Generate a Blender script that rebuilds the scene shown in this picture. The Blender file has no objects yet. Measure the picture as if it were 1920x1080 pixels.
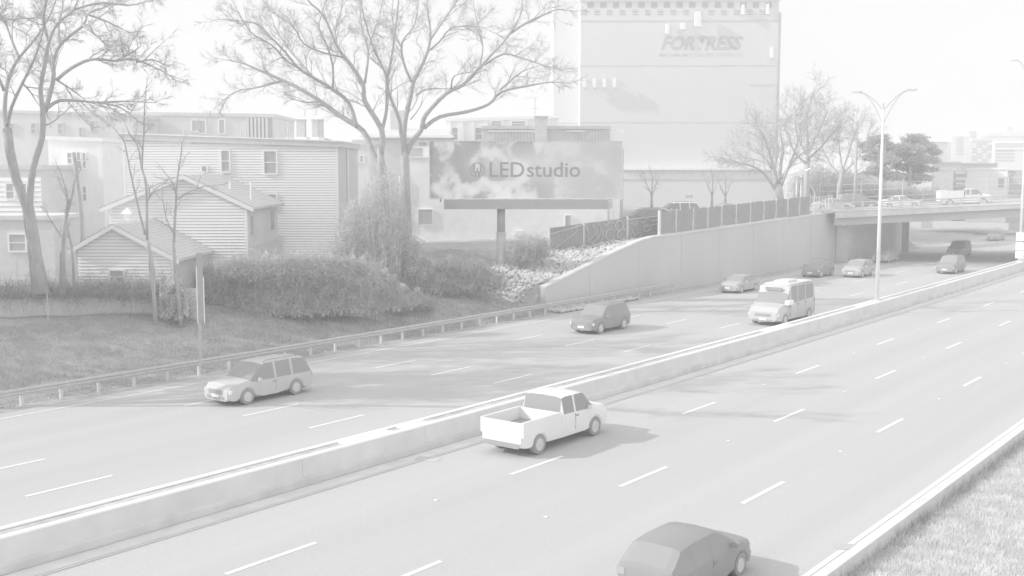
import bpy, math, random
import numpy as np
from math import sin, cos, pi, sqrt, radians

# ------------------------------------------------------------------ camera, world, sun, exposure
F = 2100.0; PITCH = radians(5.97); CAMH = 10.47
ROAD = radians(37.22); CURVE = -1.11e-4
SC = bpy.context.scene
COL = SC.collection
cam = bpy.data.objects.new('camera', bpy.data.cameras.new('camera')); COL.objects.link(cam)
cam.data.sensor_width = 36.0; cam.data.lens = F / 1920 * 36.0
cam.data.clip_start = 0.2; cam.data.clip_end = 4000
cam.location = (0, 0, CAMH); cam.rotation_euler = (pi / 2 - PITCH, 0, 0)
SC.camera = cam

SUN_DIR = (-0.985, -0.15); SUN_EL = radians(30)
world = bpy.data.worlds.new('World'); SC.world = world; world.use_nodes = True
nt = world.node_tree; nt.nodes.clear()
sky = nt.nodes.new('ShaderNodeTexSky'); sky.sky_type = 'NISHITA'; sky.sun_disc = False
sky.sun_elevation = SUN_EL; sky.sun_rotation = math.atan2(SUN_DIR[0], SUN_DIR[1]) % (2 * pi)
sky.dust_density = 3.0; sky.air_density = 1.0
bw = nt.nodes.new('ShaderNodeRGBToBW'); mx = nt.nodes.new('ShaderNodeMix'); mx.data_type = 'FLOAT'
mx.inputs[0].default_value = 0.75; mx.inputs[3].default_value = 6.0      # milky white high cloud veil
bg = nt.nodes.new('ShaderNodeBackground'); bg.inputs[1].default_value = 0.15
wo = nt.nodes.new('ShaderNodeOutputWorld')
nt.links.new(sky.outputs[0], bw.inputs[0]); nt.links.new(bw.outputs[0], mx.inputs[2])
nt.links.new(mx.outputs[0], bg.inputs[0]); nt.links.new(bg.outputs[0], wo.inputs[0])

sl = bpy.data.lights.new('sun', 'SUN'); sl.energy = 2.2; sl.angle = radians(0.55)
so = bpy.data.objects.new('sun', sl); COL.objects.link(so)
_n = sqrt(SUN_DIR[0] ** 2 + SUN_DIR[1] ** 2)
_sd = (SUN_DIR[0] / _n * cos(SUN_EL), SUN_DIR[1] / _n * cos(SUN_EL), sin(SUN_EL))
import mathutils
so.rotation_euler = mathutils.Vector(_sd).to_track_quat('Z', 'Y').to_euler()
so.location = (-200, -30, 120)
SC.view_settings.view_transform = 'Standard'; SC.view_settings.look = 'None'
SC.view_settings.exposure = 0.28; SC.view_settings.gamma = 1.0
SC.view_settings.use_curve_mapping = False
SC.render.engine = 'CYCLES'
SC.cycles.max_bounces = 14; SC.cycles.diffuse_bounces = 12; SC.cycles.glossy_bounces = 2; SC.cycles.volume_bounces = 5

# ------------------------------------------------------------------ geometry of the photograph
CP, SP = cos(PITCH), sin(PITCH)
def ray(x, y):
    dx = (x - 960) / F; dz = (540 - y) / F
    return np.array([dx, CP + dz * SP, -SP + dz * CP])
CAM = np.array([0, 0, CAMH])
def at(x, y, D):
    r = ray(x, y); return CAM + r * (D / r[1])
def gnd(x, y, z=0.0):
    r = ray(x, y); return CAM + r * ((z - CAMH) / r[2])
def W(s, w, z=0.0):
    w = w + CURVE * (s - 50) ** 2
    return np.array([s * sin(ROAD) + w * cos(ROAD), s * cos(ROAD) - w * sin(ROAD), z])
def sw(X, Y):
    s = X * sin(ROAD) + Y * cos(ROAD); w = X * cos(ROAD) - Y * sin(ROAD)
    return s, w - CURVE * (s - 50) ** 2
def at_w(x, y, w):
    r = ray(x, y); ts = np.linspace(3, 500, 50000)
    P = CAM[:, None] + r[:, None] * ts
    ss, ww = sw(P[0], P[1]); i = int(np.argmin(abs(ww - w)))
    return P[:, i], ss[i]
class Plane:
    """vertical wall plane: origin at depth D under pixel x0, direction th; gives local (u, z)"""
    def __init__(self, x0, D, th, z0=0.0):
        P = at(x0, 320, D); self.o = np.array([P[0], P[1], z0]); self.th = th
        self.d = np.array([cos(th), sin(th), 0]); self.n = np.array([-sin(th), cos(th), 0])
    def uz(self, x, y, off=0.0):
        r = ray(x, y); o = self.o + self.n * off
        t = ((o - CAM) @ self.n) / (r @ self.n)
        P = CAM + r * t
        return float((P - self.o) @ self.d), float(P[2] - self.o[2])

# ------------------------------------------------------------------ materials
MATS = {}
def mat(name, v, rough=0.85, spec=0.2, noise=0.06, scale=3.0, bump=0.0, stretch=(1, 1, 1), metal=0.0, detail=4.0, noise2=0.0, scale2=0.3, transl=0.0, rotz=0.0, st2=None):
    if name in MATS: return MATS[name]
    v = min(.94, .22 + .78 * v)
    m = bpy.data.materials.new(name); m.use_nodes = True
    n = m.node_tree.nodes; l = m.node_tree.links
    b = n['Principled BSDF']; b.inputs['Roughness'].default_value = rough
    b.inputs['Specular IOR Level'].default_value = spec; b.inputs['Metallic'].default_value = metal
    tc = n.new('ShaderNodeTexCoord'); mp = n.new('ShaderNodeMapping'); mp.inputs['Scale'].default_value = stretch
    nz = n.new('ShaderNodeTexNoise'); nz.inputs['Scale'].default_value = scale; nz.inputs['Detail'].default_value = detail
    l.new(tc.outputs['Object'], mp.inputs[0]); l.new(mp.outputs[0], nz.inputs['Vector'])
    r = n.new('ShaderNodeMapRange'); r.inputs['From Min'].default_value = .28; r.inputs['From Max'].default_value = .72
    r.inputs['To Min'].default_value = max(0, v * (1 - noise)); r.inputs['To Max'].default_value = min(.97, v * (1 + noise))
    l.new(nz.outputs['Fac'], r.inputs['Value'])
    out = r.outputs[0]
    if noise2:
        n2 = n.new('ShaderNodeTexNoise'); n2.inputs['Scale'].default_value = scale2; n2.inputs['Detail'].default_value = 3
        if st2:
            mp2 = n.new('ShaderNodeMapping'); mp2.vector_type = 'TEXTURE'; mp2.inputs['Rotation'].default_value = (0, 0, rotz); mp2.inputs['Scale'].default_value = st2
            l.new(tc.outputs['Object'], mp2.inputs[0]); l.new(mp2.outputs[0], n2.inputs['Vector'])
        else: l.new(mp.outputs[0], n2.inputs['Vector'])
        r2 = n.new('ShaderNodeMapRange'); r2.inputs['From Min'].default_value = .3; r2.inputs['From Max'].default_value = .7
        r2.inputs['To Min'].default_value = 1 - noise2; r2.inputs['To Max'].default_value = 1 + noise2
        mu = n.new('ShaderNodeMath'); mu.operation = 'MULTIPLY'
        l.new(n2.outputs['Fac'], r2.inputs['Value']); l.new(out, mu.inputs[0]); l.new(r2.outputs[0], mu.inputs[1]); out = mu.outputs[0]
    cb = n.new('ShaderNodeCombineColor')
    for i in range(3): l.new(out, cb.inputs[i])
    l.new(cb.outputs[0], b.inputs['Base Color'])
    if bump:
        bp = n.new('ShaderNodeBump'); bp.inputs['Strength'].default_value = bump; bp.inputs['Distance'].default_value = .05
        l.new(nz.outputs['Fac'], bp.inputs['Height']); l.new(bp.outputs[0], b.inputs['Normal'])
    if transl:
        tr = n.new('ShaderNodeBsdfTranslucent'); l.new(cb.outputs[0], tr.inputs[0]); ms = n.new('ShaderNodeMixShader'); ms.inputs[0].default_value = transl
        l.new(b.outputs[0], ms.inputs[1]); l.new(tr.outputs[0], ms.inputs[2]); l.new(ms.outputs[0], n['Material Output'].inputs['Surface'])
    MATS[name] = m; return m
A_ROAD = .44
ASPHALT = mat('asphalt', A_ROAD, .9, .1, .035, 9.0, .15, noise2=.045, scale2=.55, rotz=-ROAD, st2=(1, 45, 1))
PAINT = mat('road_paint', .86, .7, .2, .05, 6)
PAINTW = mat('worn_paint', .72, .8, .2, .10, 3)
CONC = mat('barrier_concrete', .68, .9, .1, .05, 1.2, .1, noise2=.04, scale2=.25)
CONCD = mat('stained_shade_concrete', .50, .9, .1, .08, 1.5)
CONCT = mat('pale_concrete', .70, .9, .1, .09, 1.3)
WALLC = mat('retaining_concrete', .55, .9, .1, .03, .5, .08, stretch=(1, 1, .3), noise2=.03, scale2=.15)
SOIL = mat('soil', .46, .95, .05, .16, 2.5, .5, noise2=.08, scale2=.35)
GROUND = mat('ground_earth', .34, .95, .05, .14, 1.8, .6, noise2=.10, scale2=.25)
GRASSG = mat('grass_ground', .45, .95, .05, .12, 5, .6)
BLADE = mat('grass_blade', .76, .8, .1, .16, 1.5, transl=.3)
BLADE2 = mat('dry_grass', .48, .8, .1, .16, 1.0, transl=.3)
ROCK = mat('riprap_rock', .58, .9, .1, .24, .9)
BARK = mat('bark', .36, .95, .05, .12, 6, .4, stretch=(1, 1, .3))
TWIG = mat('twig', .42, .95, .05, .08, 3)
LEAFD = mat('ivy_leaf', .78, .8, .15, .10, 1.4, transl=.45)
LEAFL = mat('dry_vine', .76, .9, .1, .14, 1.2, transl=.4)
PINEL = mat('pine_needles', .56, .85, .1, .12, .8, transl=.4)
WHITE = mat('white_siding', .93, .7, .2, .03, 2)
TRIM = mat('white_trim', .90, .6, .3, .02, 3)
FASC = mat('grey_fascia', .60, .8, .2, .05, 2)
SHING = mat('shingle_roof', .60, .95, .05, .10, 5, .3)
GLASSD = mat('window_glass', .36, .4, .12, .06, 1.5)
STUCCO = mat('stucco', .92, .95, .05, .04, 1.2, .1, noise2=.03, scale2=.3)
CREAM = mat('cream_wall', .93, .9, .1, .04, 1.0)
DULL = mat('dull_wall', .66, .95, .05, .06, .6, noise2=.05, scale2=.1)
BROWN = mat('brown_cladding', .50, .9, .1, .06, 1)
BRICK_LAPSHADE = mat('brick_and_lap_shade', .56, .95, .05, .08, 4)  # chimney brick; behind clapboards its dark tone imitates lap shade
FORT = mat('warehouse_render', .71, .95, .05, .012, .3)
FRZ = mat('frieze_dark', .36, .95, .05, .06, 1)
FORTD = mat('warehouse_frieze', .52, .95, .05, .05, 1)
LETTER = mat('faded_letters', .48, .9, .1, .05, 1.5)
LETTERF = mat('very_faded_letters', .60, .9, .1, .03, 1.5)
ANT = mat('antenna_white', .93, .5, .3, .01, 1)
STEELD = mat('dark_steel', .42, .6, .3, .04, 2)
ARMM = mat('lamp_arm', .40, .6, .3, .04, 2)
STEELL = mat('galvanised_steel', .72, .5, .4, .05, 3)
RAILM = mat('weathered_rail', .46, .7, .25, .06, 2)
POLEW = mat('pole_aluminium', .86, .45, .4, .02, 2)
BBOARD = mat('billboard_frame', .28, .8, .15, .05, 1)
WOOD = mat('weathered_wood', .88, .95, .05, .10, 3, .2, stretch=(6, 6, .5))
SCREEN = mat('fence_screen', .20, .85, .1, .05, 1)
GRAF = mat('graffiti_paint', .58, .8, .1, .04, 2)
TYRE = mat('tyre_rubber', .18, .9, .1, .05, 5)
RIM = mat('wheel_rim', .60, .4, .4, .05, 4)
CARGLASS = mat('car_glass', .20, .45, .12, .03, 1)
P_WHITE = mat('paint_white', .84, .35, .4, .01, 1)
P_SILV = mat('paint_silver', .50, .35, .4, .02, 1)
P_GREY = mat('paint_grey', .38, .4, .3, .02, 1)
P_DARK = mat('paint_dark', .16, .4, .25, .02, 1)
LAMPG = mat('lamp_lens', .93, .2, .5, .01, 3)
PLATE = mat('licence_plate', .90, .5, .3, .02, 5)
BLACKP = mat('black_plastic', .22, .7, .2, .03, 3)
FAR1 = mat('far_wall_light', .66, .9, .1, .03, .1)
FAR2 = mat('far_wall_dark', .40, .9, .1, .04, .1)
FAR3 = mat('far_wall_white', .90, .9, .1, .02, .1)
FARG = mat('far_glass', .32, .5, .2, .05, .2)

# billboard art: swirling smoke print
def art_mat():
    m = bpy.data.materials.new('billboard_print'); m.use_nodes = True
    n = m.node_tree.nodes; l = m.node_tree.links; b = n['Principled BSDF']; b.inputs['Roughness'].default_value = .6
    tc = n.new('ShaderNodeTexCoord')
    w1 = n.new('ShaderNodeTexNoise'); w1.inputs['Scale'].default_value = .32; w1.inputs['Detail'].default_value = 3; w1.inputs['Distortion'].default_value = 1.4
    l.new(tc.outputs['Object'], w1.inputs['Vector'])
    mp = n.new('ShaderNodeVectorMath'); mp.operation = 'MULTIPLY_ADD'; mp.inputs[1].default_value = (2.4, 2.4, 2.4)
    l.new(w1.outputs['Color'], mp.inputs[0]); l.new(tc.outputs['Object'], mp.inputs[2])
    w2 = n.new('ShaderNodeTexNoise'); w2.inputs['Scale'].default_value = .50; w2.inputs['Detail'].default_value = 4; w2.inputs['Roughness'].default_value = .42
    l.new(mp.outputs[0], w2.inputs['Vector'])
    cr = n.new('ShaderNodeValToRGB'); e = cr.color_ramp.elements
    e[0].position = .32; e[0].color = (.42,) * 3 + (1,); e[1].position = .64; e[1].color = (.96,) * 3 + (1,)
    q = e.new(.46); q.color = (.50,) * 3 + (1,); q = e.new(.53); q.color = (.80,) * 3 + (1,)
    l.new(w2.outputs['Fac'], cr.inputs[0])
    # smoother paler sky towards the right end of the print
    sx = n.new('ShaderNodeSeparateXYZ'); l.new(tc.outputs['Object'], sx.inputs[0])
    r = n.new('ShaderNodeMapRange'); r.inputs['From Min'].default_value = 6.5; r.inputs['From Max'].default_value = 11
    r.inputs['To Max'].default_value = .72
    l.new(sx.outputs[0], r.inputs['Value'])
    mm = n.new('ShaderNodeMix'); mm.data_type = 'RGBA'; mm.inputs['B'].default_value = (.70, .70, .70, 1)
    l.new(r.outputs[0], mm.inputs['Factor']); l.new(cr.outputs[0], mm.inputs['A']); 
    ctr = n.new('ShaderNodeVectorMath'); ctr.operation = 'MULTIPLY_ADD'; ctr.inputs[1].default_value = (.17, 0, .62); ctr.inputs[2].default_value = (-7.6 * .17, 0, -10.9 * .62)
    l.new(tc.outputs['Object'], ctr.inputs[0]); ln = n.new('ShaderNodeVectorMath'); ln.operation = 'LENGTH'; l.new(ctr.outputs[0], ln.inputs[0])
    r3 = n.new('ShaderNodeMapRange'); r3.inputs['From Min'].default_value = .25; r3.inputs['From Max'].default_value = 1.05; r3.inputs['To Min'].default_value = .55; r3.inputs['To Max'].default_value = 0
    l.new(ln.outputs['Value'], r3.inputs['Value']); m3 = n.new('ShaderNodeMix'); m3.data_type = 'RGBA'; m3.inputs['B'].default_value = (.88, .88, .88, 1)
    l.new(r3.outputs[0], m3.inputs['Factor']); l.new(mm.outputs['Result'], m3.inputs['A']); l.new(m3.outputs['Result'], b.inputs['Base Color'])
    return m
ART = art_mat()

# ------------------------------------------------------------------ mesh helpers
class MB:
    def __init__(self): self.v = []; self.f = []
    def add(self, vs, fs):
        o = len(self.v); self.v += [tuple(map(float, p)) for p in vs]; self.f += [tuple(i + o for i in q) for q in fs]; return self
    def box(self, x0, x1, y0, y1, z0, z1):
        return self.add([(x0, y0, z0), (x1, y0, z0), (x1, y1, z0), (x0, y1, z0), (x0, y0, z1), (x1, y0, z1), (x1, y1, z1), (x0, y1, z1)],
                        [(0, 3, 2, 1), (4, 5, 6, 7), (0, 1, 5, 4), (1, 2, 6, 5), (2, 3, 7, 6), (3, 0, 4, 7)])
    def prism(self, poly, y0, y1):
        """poly: (x, z) counter-clockwise seen from -y; extruded y0..y1"""
        n = len(poly); vs = [(p[0], y0, p[1]) for p in poly] + [(p[0], y1, p[1]) for p in poly]
        fs = [tuple(range(n)), tuple(range(2 * n - 1, n - 1, -1))] + [(i, i + n, (i + 1) % n + n, (i + 1) % n) for i in range(n)]
        return self.add(vs, fs)
    def tube(self, pts, rad, n=8, caps=True):
        pts = [np.array(p, float) for p in pts]
        if not hasattr(rad, '__len__'): rad = [rad] * len(pts)
        vs = []; fs = []; ref = None
        for i, p in enumerate(pts):
            a = pts[max(i - 1, 0)]; b = pts[min(i + 1, len(pts) - 1)]; t = b - a; t = t / (np.linalg.norm(t) + 1e-9)
            if ref is None: ref = np.array([1, 0, 0]) if abs(t[0]) < .8 else np.array([0, 1, 0])
            u = np.cross(t, ref); u /= np.linalg.norm(u) + 1e-9; v = np.cross(t, u); ref = np.cross(u, t)
            for k in range(n):
                q = 2 * pi * k / n; vs.append(p + rad[i] * (u * cos(q) + v * sin(q)))
        for i in range(len(pts) - 1):
            for k in range(n):
                k2 = (k + 1) % n; fs.append((i * n + k, i * n + k2, (i + 1) * n + k2, (i + 1) * n + k))
        if caps: fs += [tuple(range(n - 1, -1, -1)), tuple(range((len(pts) - 1) * n, len(pts) * n))]
        return self.add(vs, fs)
    def mesh(self, name):
        me = bpy.data.meshes.new(name); me.from_pydata(self.v, [], self.f); me.update(); return me
    def obj(self, name, m, parent=None, smooth=False, loc=None, rotz=0):
        me = self.mesh(name); me.materials.append(m)
        if smooth: me.polygons.foreach_set('use_smooth', [True] * len(me.polygons))
        return link(name, me, parent, loc, rotz)
def link(name, me, parent=None, loc=None, rotz=0):
    o = bpy.data.objects.new(name, me); COL.objects.link(o)
    if parent: o.parent = parent
    if loc is not None: o.location = tuple(float(c) for c in loc)
    if rotz: o.rotation_euler = (0, 0, rotz)
    return o
def tag(o, label=None, cat=None, group=None, kind=None):
    if label: o['label'] = label
    if cat: o['category'] = cat
    if group: o['group'] = group
    if kind: o['kind'] = kind
    return o
def thing(name, label, cat, loc=(0, 0, 0), rotz=0, group=None):
    o = bpy.data.objects.new(name, None); COL.objects.link(o); o.location = tuple(float(c) for c in loc); o.rotation_euler = (0, 0, rotz)
    o.empty_display_size = .3
    return tag(o, label, cat, group)
def copy_tree(o, parent=None):
    c = o.copy(); COL.objects.link(c); c.parent = parent
    for ch in list(o.children): copy_tree(ch, c)
    return c
UNIT = {}
def piece(name, m, parent, x0, x1, y0, y1, z0, z1, wedge=False):
    """shared unit box (or clapboard wedge) scaled into place as one part"""
    k = (m.name, wedge)
    if k not in UNIT:
        b = MB()
        if wedge: b.prism([(0, 0), (1, 0), (1, 1), (0, 1)], 0, 1); b.v = [(x, (y if y == 1 else (0 if z == 0 else .92)), z) for x, y, z in b.v]
        else: b.box(0, 1, 0, 1, 0, 1)
        UNIT[k] = b.mesh(name); UNIT[k].materials.append(m)
    o = link(name, UNIT[k], parent, (x0, y0, z0)); o.scale = (x1 - x0, y1 - y0, z1 - z0); return o
def prisms_mesh(name, P0, P1, R0, R1, m, parent=None, n=3):
    """many thin tapered sticks in one mesh (vectorised)"""
    P0 = np.asarray(P0, float); P1 = np.asarray(P1, float); R0 = np.asarray(R0, float)[:, None]; R1 = np.asarray(R1, float)[:, None]
    d = P1 - P0; d /= np.linalg.norm(d, axis=1)[:, None] + 1e-9
    ref = np.where(np.abs(d[:, 2:3]) < .9, np.array([[0, 0, 1.]]), np.array([[1., 0, 0]]))
    u = np.cross(d, ref); u /= np.linalg.norm(u, axis=1)[:, None]; v = np.cross(d, u)
    N = len(P0); V = np.zeros((N, 2 * n, 3))
    for k in range(n):
        q = 2 * pi * k / n; o = u * cos(q) + v * sin(q); V[:, k] = P0 + o * R0; V[:, n + k] = P1 + o * R1
    base = (np.arange(N) * 2 * n)[:, None, None]
    fq = np.array([[k, (k + 1) % n, n + (k + 1) % n, n + k] for k in range(n)])[None]
    return raw_mesh(name, V.reshape(-1, 3), (base + fq).reshape(-1, 4), m, parent)
def raw_mesh(name, V, Q, m, parent=None):
    me = bpy.data.meshes.new(name); k = Q.shape[1]
    me.vertices.add(len(V)); me.vertices.foreach_set('co', V.astype(np.float32).ravel())
    me.loops.add(Q.size); me.loops.foreach_set('vertex_index', Q.astype(np.int32).ravel())
    me.polygons.add(len(Q)); me.polygons.foreach_set('loop_start', np.arange(0, Q.size, k, dtype=np.int32))
    me.polygons.foreach_set('loop_total', np.full(len(Q), k, np.int32))
    me.update(calc_edges=True); me.materials.append(m)
    return link(name, me, parent)
rng = np.random.default_rng(7)
def leaves(name, C, size, m, parent=None, flat=0.0, rs=None, face=None):
    """quads of leaf size at centres C with random orientation"""
    r = rs or rng; N = len(C)
    a = r.normal(size=(N, 3)); a /= np.linalg.norm(a, axis=1)[:, None]; b = r.normal(size=(N, 3)); b = np.cross(a, b); b /= np.linalg.norm(b, axis=1)[:, None]
    if face is not None:   # leaves lying against a face, normals near the given direction
        nn = np.array(face)[None] + r.normal(0, .30, (N, 3)); nn /= np.linalg.norm(nn, axis=1)[:, None]
        a = np.cross(nn, a); a /= np.linalg.norm(a, axis=1)[:, None]; b = np.cross(nn, a)
    s = (size * r.uniform(.6, 1.3, N))[:, None]
    V = np.stack([C - a * s, C + b * s * .55, C + a * s, C - b * s * .55], 1)
    return raw_mesh(name, V.reshape(-1, 3), np.arange(4 * N).reshape(-1, 4), m, parent)

# ------------------------------------------------------------------ terrain, roads
def smooth(x, a, b):
    t = np.clip((x - a) / (b - a), 0, 1); return t * t * (3 - 2 * t)
ES = [-60, 40, 60, 67.5, 68.5, 82, 90, 102, 125, 150, 152, 175, 230, 600]
EZ = [0, 0, 0, .3, 1.7, 4.3, 4.5, 4.75, 5.2, 5.4, 5.4, 3.0, .6, 0]
HS = [-60, 20, 35, 48, 58, 66, 80, 100, 125, 155, 180, 230, 600]
HZ = [1.6, 1.8, 1.8, 2.2, 3.0, 3.8, 4.6, 5.0, 5.4, 5.5, 3.0, 1.5, 1]
def terrain(X, Y):
    s, w = sw(X, Y)
    e = np.interp(s, ES, EZ); H = np.interp(s, HS, HZ)
    bk = smooth(s, 150, 157); t = smooth(-w, 48.8 + 11 * bk, 58.5 + 20 * bk); e = e * (1 - bk) + .15 * bk
    z = e + (H - e) * t
    far = smooth(-w, 75, 130); z = z + (np.maximum(4.6, H) - H) * far
    z = np.where(w > -48.65, -.06, z)
    right = smooth(w, -9.9, 6); z = np.where(w > -10.1, -.02 + right * 1.2, z)
    wall = (s > 67.6) & (w > -48.75) & (w < -48.6)
    return np.where(wall, -.06, z)
def build_ground():
    # (s, w) grid so that the edges follow the road
    S = np.concatenate([np.arange(-60, 10, 6), np.arange(10, 60, 1.0), np.arange(60, 70, .25), np.arange(70, 130, 1.5), np.arange(130, 260, 6), np.arange(260, 900, 60), [1400]])
    Wd = np.concatenate([[-650, -400], np.arange(-250, -100, 15), np.arange(-100, -62, 3), np.arange(-62, -48.7, .8), [-48.68, -48.62, -46, -37, -28, -19, -10.2, -10.05], np.arange(-9.8, -5, .8), np.arange(-5, 12, 3), [30, 100, 300]])
    V = []; 
    for s in S:
        sc = min(s, 260.)
        for w in Wd:
            w2 = w + CURVE * (sc - 50) ** 2
            X = s * sin(ROAD) + w2 * cos(ROAD); Y = s * cos(ROAD) - w2 * sin(ROAD)
            z = float(terrain(*W(sc, w)[:2])); 
            if w < -49 or w > -9: z += (rng.random() - .5) * .12 * (abs(w) < 70)
            V.append((X, Y, z))
    nW = len(Wd); Fc = [(i * nW + j, i * nW + j + 1, (i + 1) * nW + j + 1, (i + 1) * nW + j) for i in range(len(S) - 1) for j in range(nW - 1)]
    b = MB(); b.v = V; b.f = Fc; o = b.obj('ground', GROUND); tag(o, kind='structure')
def strip(name, w0, w1, s0, s1, z, m, kind='structure', parent=None, step=4.0):
    b = MB(); n = max(1, int((s1 - s0) / step)); S = np.linspace(s0, s1, n + 1)
    b.v = [tuple(W(s, w, z)) for s in S for w in (w0, w1)]
    b.f = [(2 * i, 2 * i + 1, 2 * i + 3, 2 * i + 2) for i in range(n)]
    o = b.obj(name, m, parent)
    if kind: o['kind'] = kind
    return o
def bar(name, prof, s0, s1, m, parent=None, step=3.0):
    """closed profile of (w, z) swept along the road"""
    b = MB(); n = max(1, int(abs(s1 - s0) / step)); S = np.linspace(s0, s1, n + 1); k = len(prof)
    for s in S: b.v += [tuple(W(s, w, z)) for w, z in prof]
    for i in range(n):
        for j in range(k): b.f.append((i * k + j, (i + 1) * k + j, (i + 1) * k + (j + 1) % k, i * k + (j + 1) % k))
    b.f += [tuple(range(k)), tuple(range((n + 1) * k - 1, n * k - 1, -1))]
    return b.obj(name, m, parent)
build_ground()
road_l = strip('road', -46.6, -28.7, -40, 330, 0.0, ASPHALT)
road_r = strip('road', -27.55, -10.40, -40, 330, 0.0, ASPHALT)
DW = .075
def dashes(parent, w, s_first, n, wd=.085):
    for i in range(n):
        s = s_first + 12.19 * i
        strip('lane_dash', w - wd, w + wd, s, s + 3.15, .008, PAINT, kind=None, parent=parent, step=4)
dashes(road_r, -22.95, 30.2 - 12.19 * 2, 15); dashes(road_r, -19.15, 31.2 - 12.19, 13); dashes(road_r, -15.05, 31.9, 12)
dashes(road_l, -33.78, 30.8 - 12.19 * 2, 15); dashes(road_l, -37.72, 30.6 - 12.19, 14); dashes(road_l, -41.5, 30.4, 13)
strip('edge_line', -10.98, -10.82, -30, 200, .008, PAINT, None, road_r)
strip('edge_line', -45.55, -45.35, -30, 200, .008, PAINTW, None, road_l)
strip('gutter', -27.5, -26.78, -30, 200, .005, CONCT, None, road_r)
strip('edge_line', -26.72, -26.64, -30, 200, .008, PAINTW, None, road_r)
strip('edge_line', -29.15, -29.05, -30, 200, .008, PAINTW, None, road_l)
strip('gutter', -10.78, -10.42, -30, 200, .006, CONCT, None, road_r)
# raised reflectors in the gaps between dashes
for w, s0 in ((-22.95, 26.3), (-19.15, 27.0), (-15.05, 28.0)):
    for i in range(6):
        P = W(s0 + 12.19 * i, w, .008); b = MB(); b.box(-.06, .06, -.05, .05, 0, .02); b.obj('reflector', PAINT, road_r, loc=P, rotz=-ROAD)
# small patches and grate
b = MB(); P = gnd(802, 861); b.box(-.45, .45, -.28, .28, .004, .012); b.obj('drain_grate', CONCD, road_r, loc=P, rotz=-.3)
b = MB(); P = gnd(1590, 1026); b.box(-.35, .35, -.22, .22, .009, .02); b.obj('drain_grate', STEELD, road_r, loc=P, rotz=.1)

# median: two concrete walls with soil between
med = thing('median_barrier', 'long concrete double barrier with soil filled top between the two carriageways', 'barrier')
s_all = (-30, 200)
def med_wall(sgn, wf):  # wf = base face
    d = -sgn
    return [(wf, 0), (wf + d * .02, .22), (wf + d * .10, .30), (wf + d * .15, .90), (wf + d * .31, .90), (wf + d * .31, 0)]
segs = [-30.0]
while segs[-1] < 195: segs.append(segs[-1] + [9.1, 12.2, 6.1, 15.3][len(segs) % 4])
for i in range(len(segs) - 1):
    bar('wall_segment', med_wall(1, -27.5), segs[i], segs[i + 1] - .015, CONC, med)
    bar('wall_segment', med_wall(-1, -28.75), segs[i], segs[i + 1] - .015, CONC, med)
bar('cap_edge', [(-27.64, .896), (-27.88, .896), (-27.88, .945), (-27.67, .945), (-27.64, .92)], -30, 200, TRIM, med)
bar('cap_edge', [(-28.38, .896), (-28.61, .896), (-28.61, .935), (-28.38, .935)], -30, 200, TRIM, med)
strip('soil_fill', -28.42, -27.83, -30, 200, .89, SOIL, None, med, 2)
for s0, s1 in ((27.2, 29.6), (30.2, 31.6), (77.5, 81.5), (62, 66)):
    bar('concrete_plug', [(-27.881, .8), (-28.379, .8), (-28.379, .94), (-27.881, .94)], s0, s1, CONCT, med)
b = MB()
for i in range(0): pass
# darker bands along the barrier foot, shade put into their colour
bar('shaded_foot', [(-27.5, .012), (-27.494, .012), (-27.512, .215), (-27.59, .295), (-27.60, .295), (-27.52, .22)], -30, 200, mat('foot_concrete', .60, .9, .1, .12, .8), med)
strip('foot_shade', -27.488, -27.42, -30, 200, .012, CONCD, None, med)
# right kerb wall and verge
kw = thing('kerb_wall', 'low concrete kerb wall between the near lane and the grass verge', 'kerb')
bar('kerb_body', [(-10.38, 0), (-10.05, 0), (-10.05, .42), (-10.32, .42)], -30, 200, CONC, kw)

# left roadside guardrail
gr = thing('guardrail', 'weathered steel guardrail along the far roadside below the grassy bank', 'guardrail')
wp = [(-47.42, .78), (-47.36, .70), (-47.42, .62), (-47.36, .54), (-47.42, .46), (-47.46, .46), (-47.40, .54), (-47.46, .62), (-47.40, .70), (-47.46, .78)]
bar('rail_beam', wp, -25, 86, RAILM, gr)
pm = MB(); pm.box(-.05, .05, -.07, .07, -.1, .72); pme = pm.mesh('rail_post'); pme.materials.append(STEELL)
for i in range(58):
    s = -24 + 1.93 * i
    o = link('rail_post', pme, gr, W(s, -47.58, 0), -ROAD)

# retaining wall
RW = thing('retaining_wall', 'long shaded concrete retaining wall rising beside the far lanes towards the overpass', 'wall')
RS = [68, 70, 74, 78, 82, 84, 90, 102, 114, 126, 150]
RT = [1.75, 2.15, 3.0, 3.85, 4.55, 4.75, 4.85, 5.10, 5.38, 5.62, 5.7]
b = MB(); c = MB()
Ss = sorted(set(list(np.arange(68, 150, 2.0)) + RS))
for s in Ss:
    z = float(np.interp(s, RS, RT))
    b.v += [tuple(W(s, -48.35, -.1)), tuple(W(s, -48.5, z)), tuple(W(s, -48.95, z)), tuple(W(s, -48.95, -.1))]
    c.v += [tuple(W(s, -48.42, z)), tuple(W(s, -48.42, z + .13)), tuple(W(s, -49.0, z + .13)), tuple(W(s, -49.0, z))]
for q in (b, c):
    n = len(Ss)
    for i in range(n - 1):
        for j in range(4): q.f.append((i * 4 + j, (i + 1) * 4 + j, (i + 1) * 4 + (j + 1) % 4, i * 4 + (j + 1) % 4))
    q.f += [(0, 1, 2, 3), (4 * n - 1, 4 * n - 2, 4 * n - 3, 4 * n - 4)]
b.obj('wall_face', WALLC, RW); c.obj('coping', CONCT, RW)
for s in np.arange(74, 126, 7.6):
    z = float(np.interp(s, RS, RT)); bar('wall_joint', [(-48.34, .0), (-48.335, .0), (-48.483, z - .02), (-48.49, z - .02)], s, s + .05, CONCD, RW)

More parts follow.
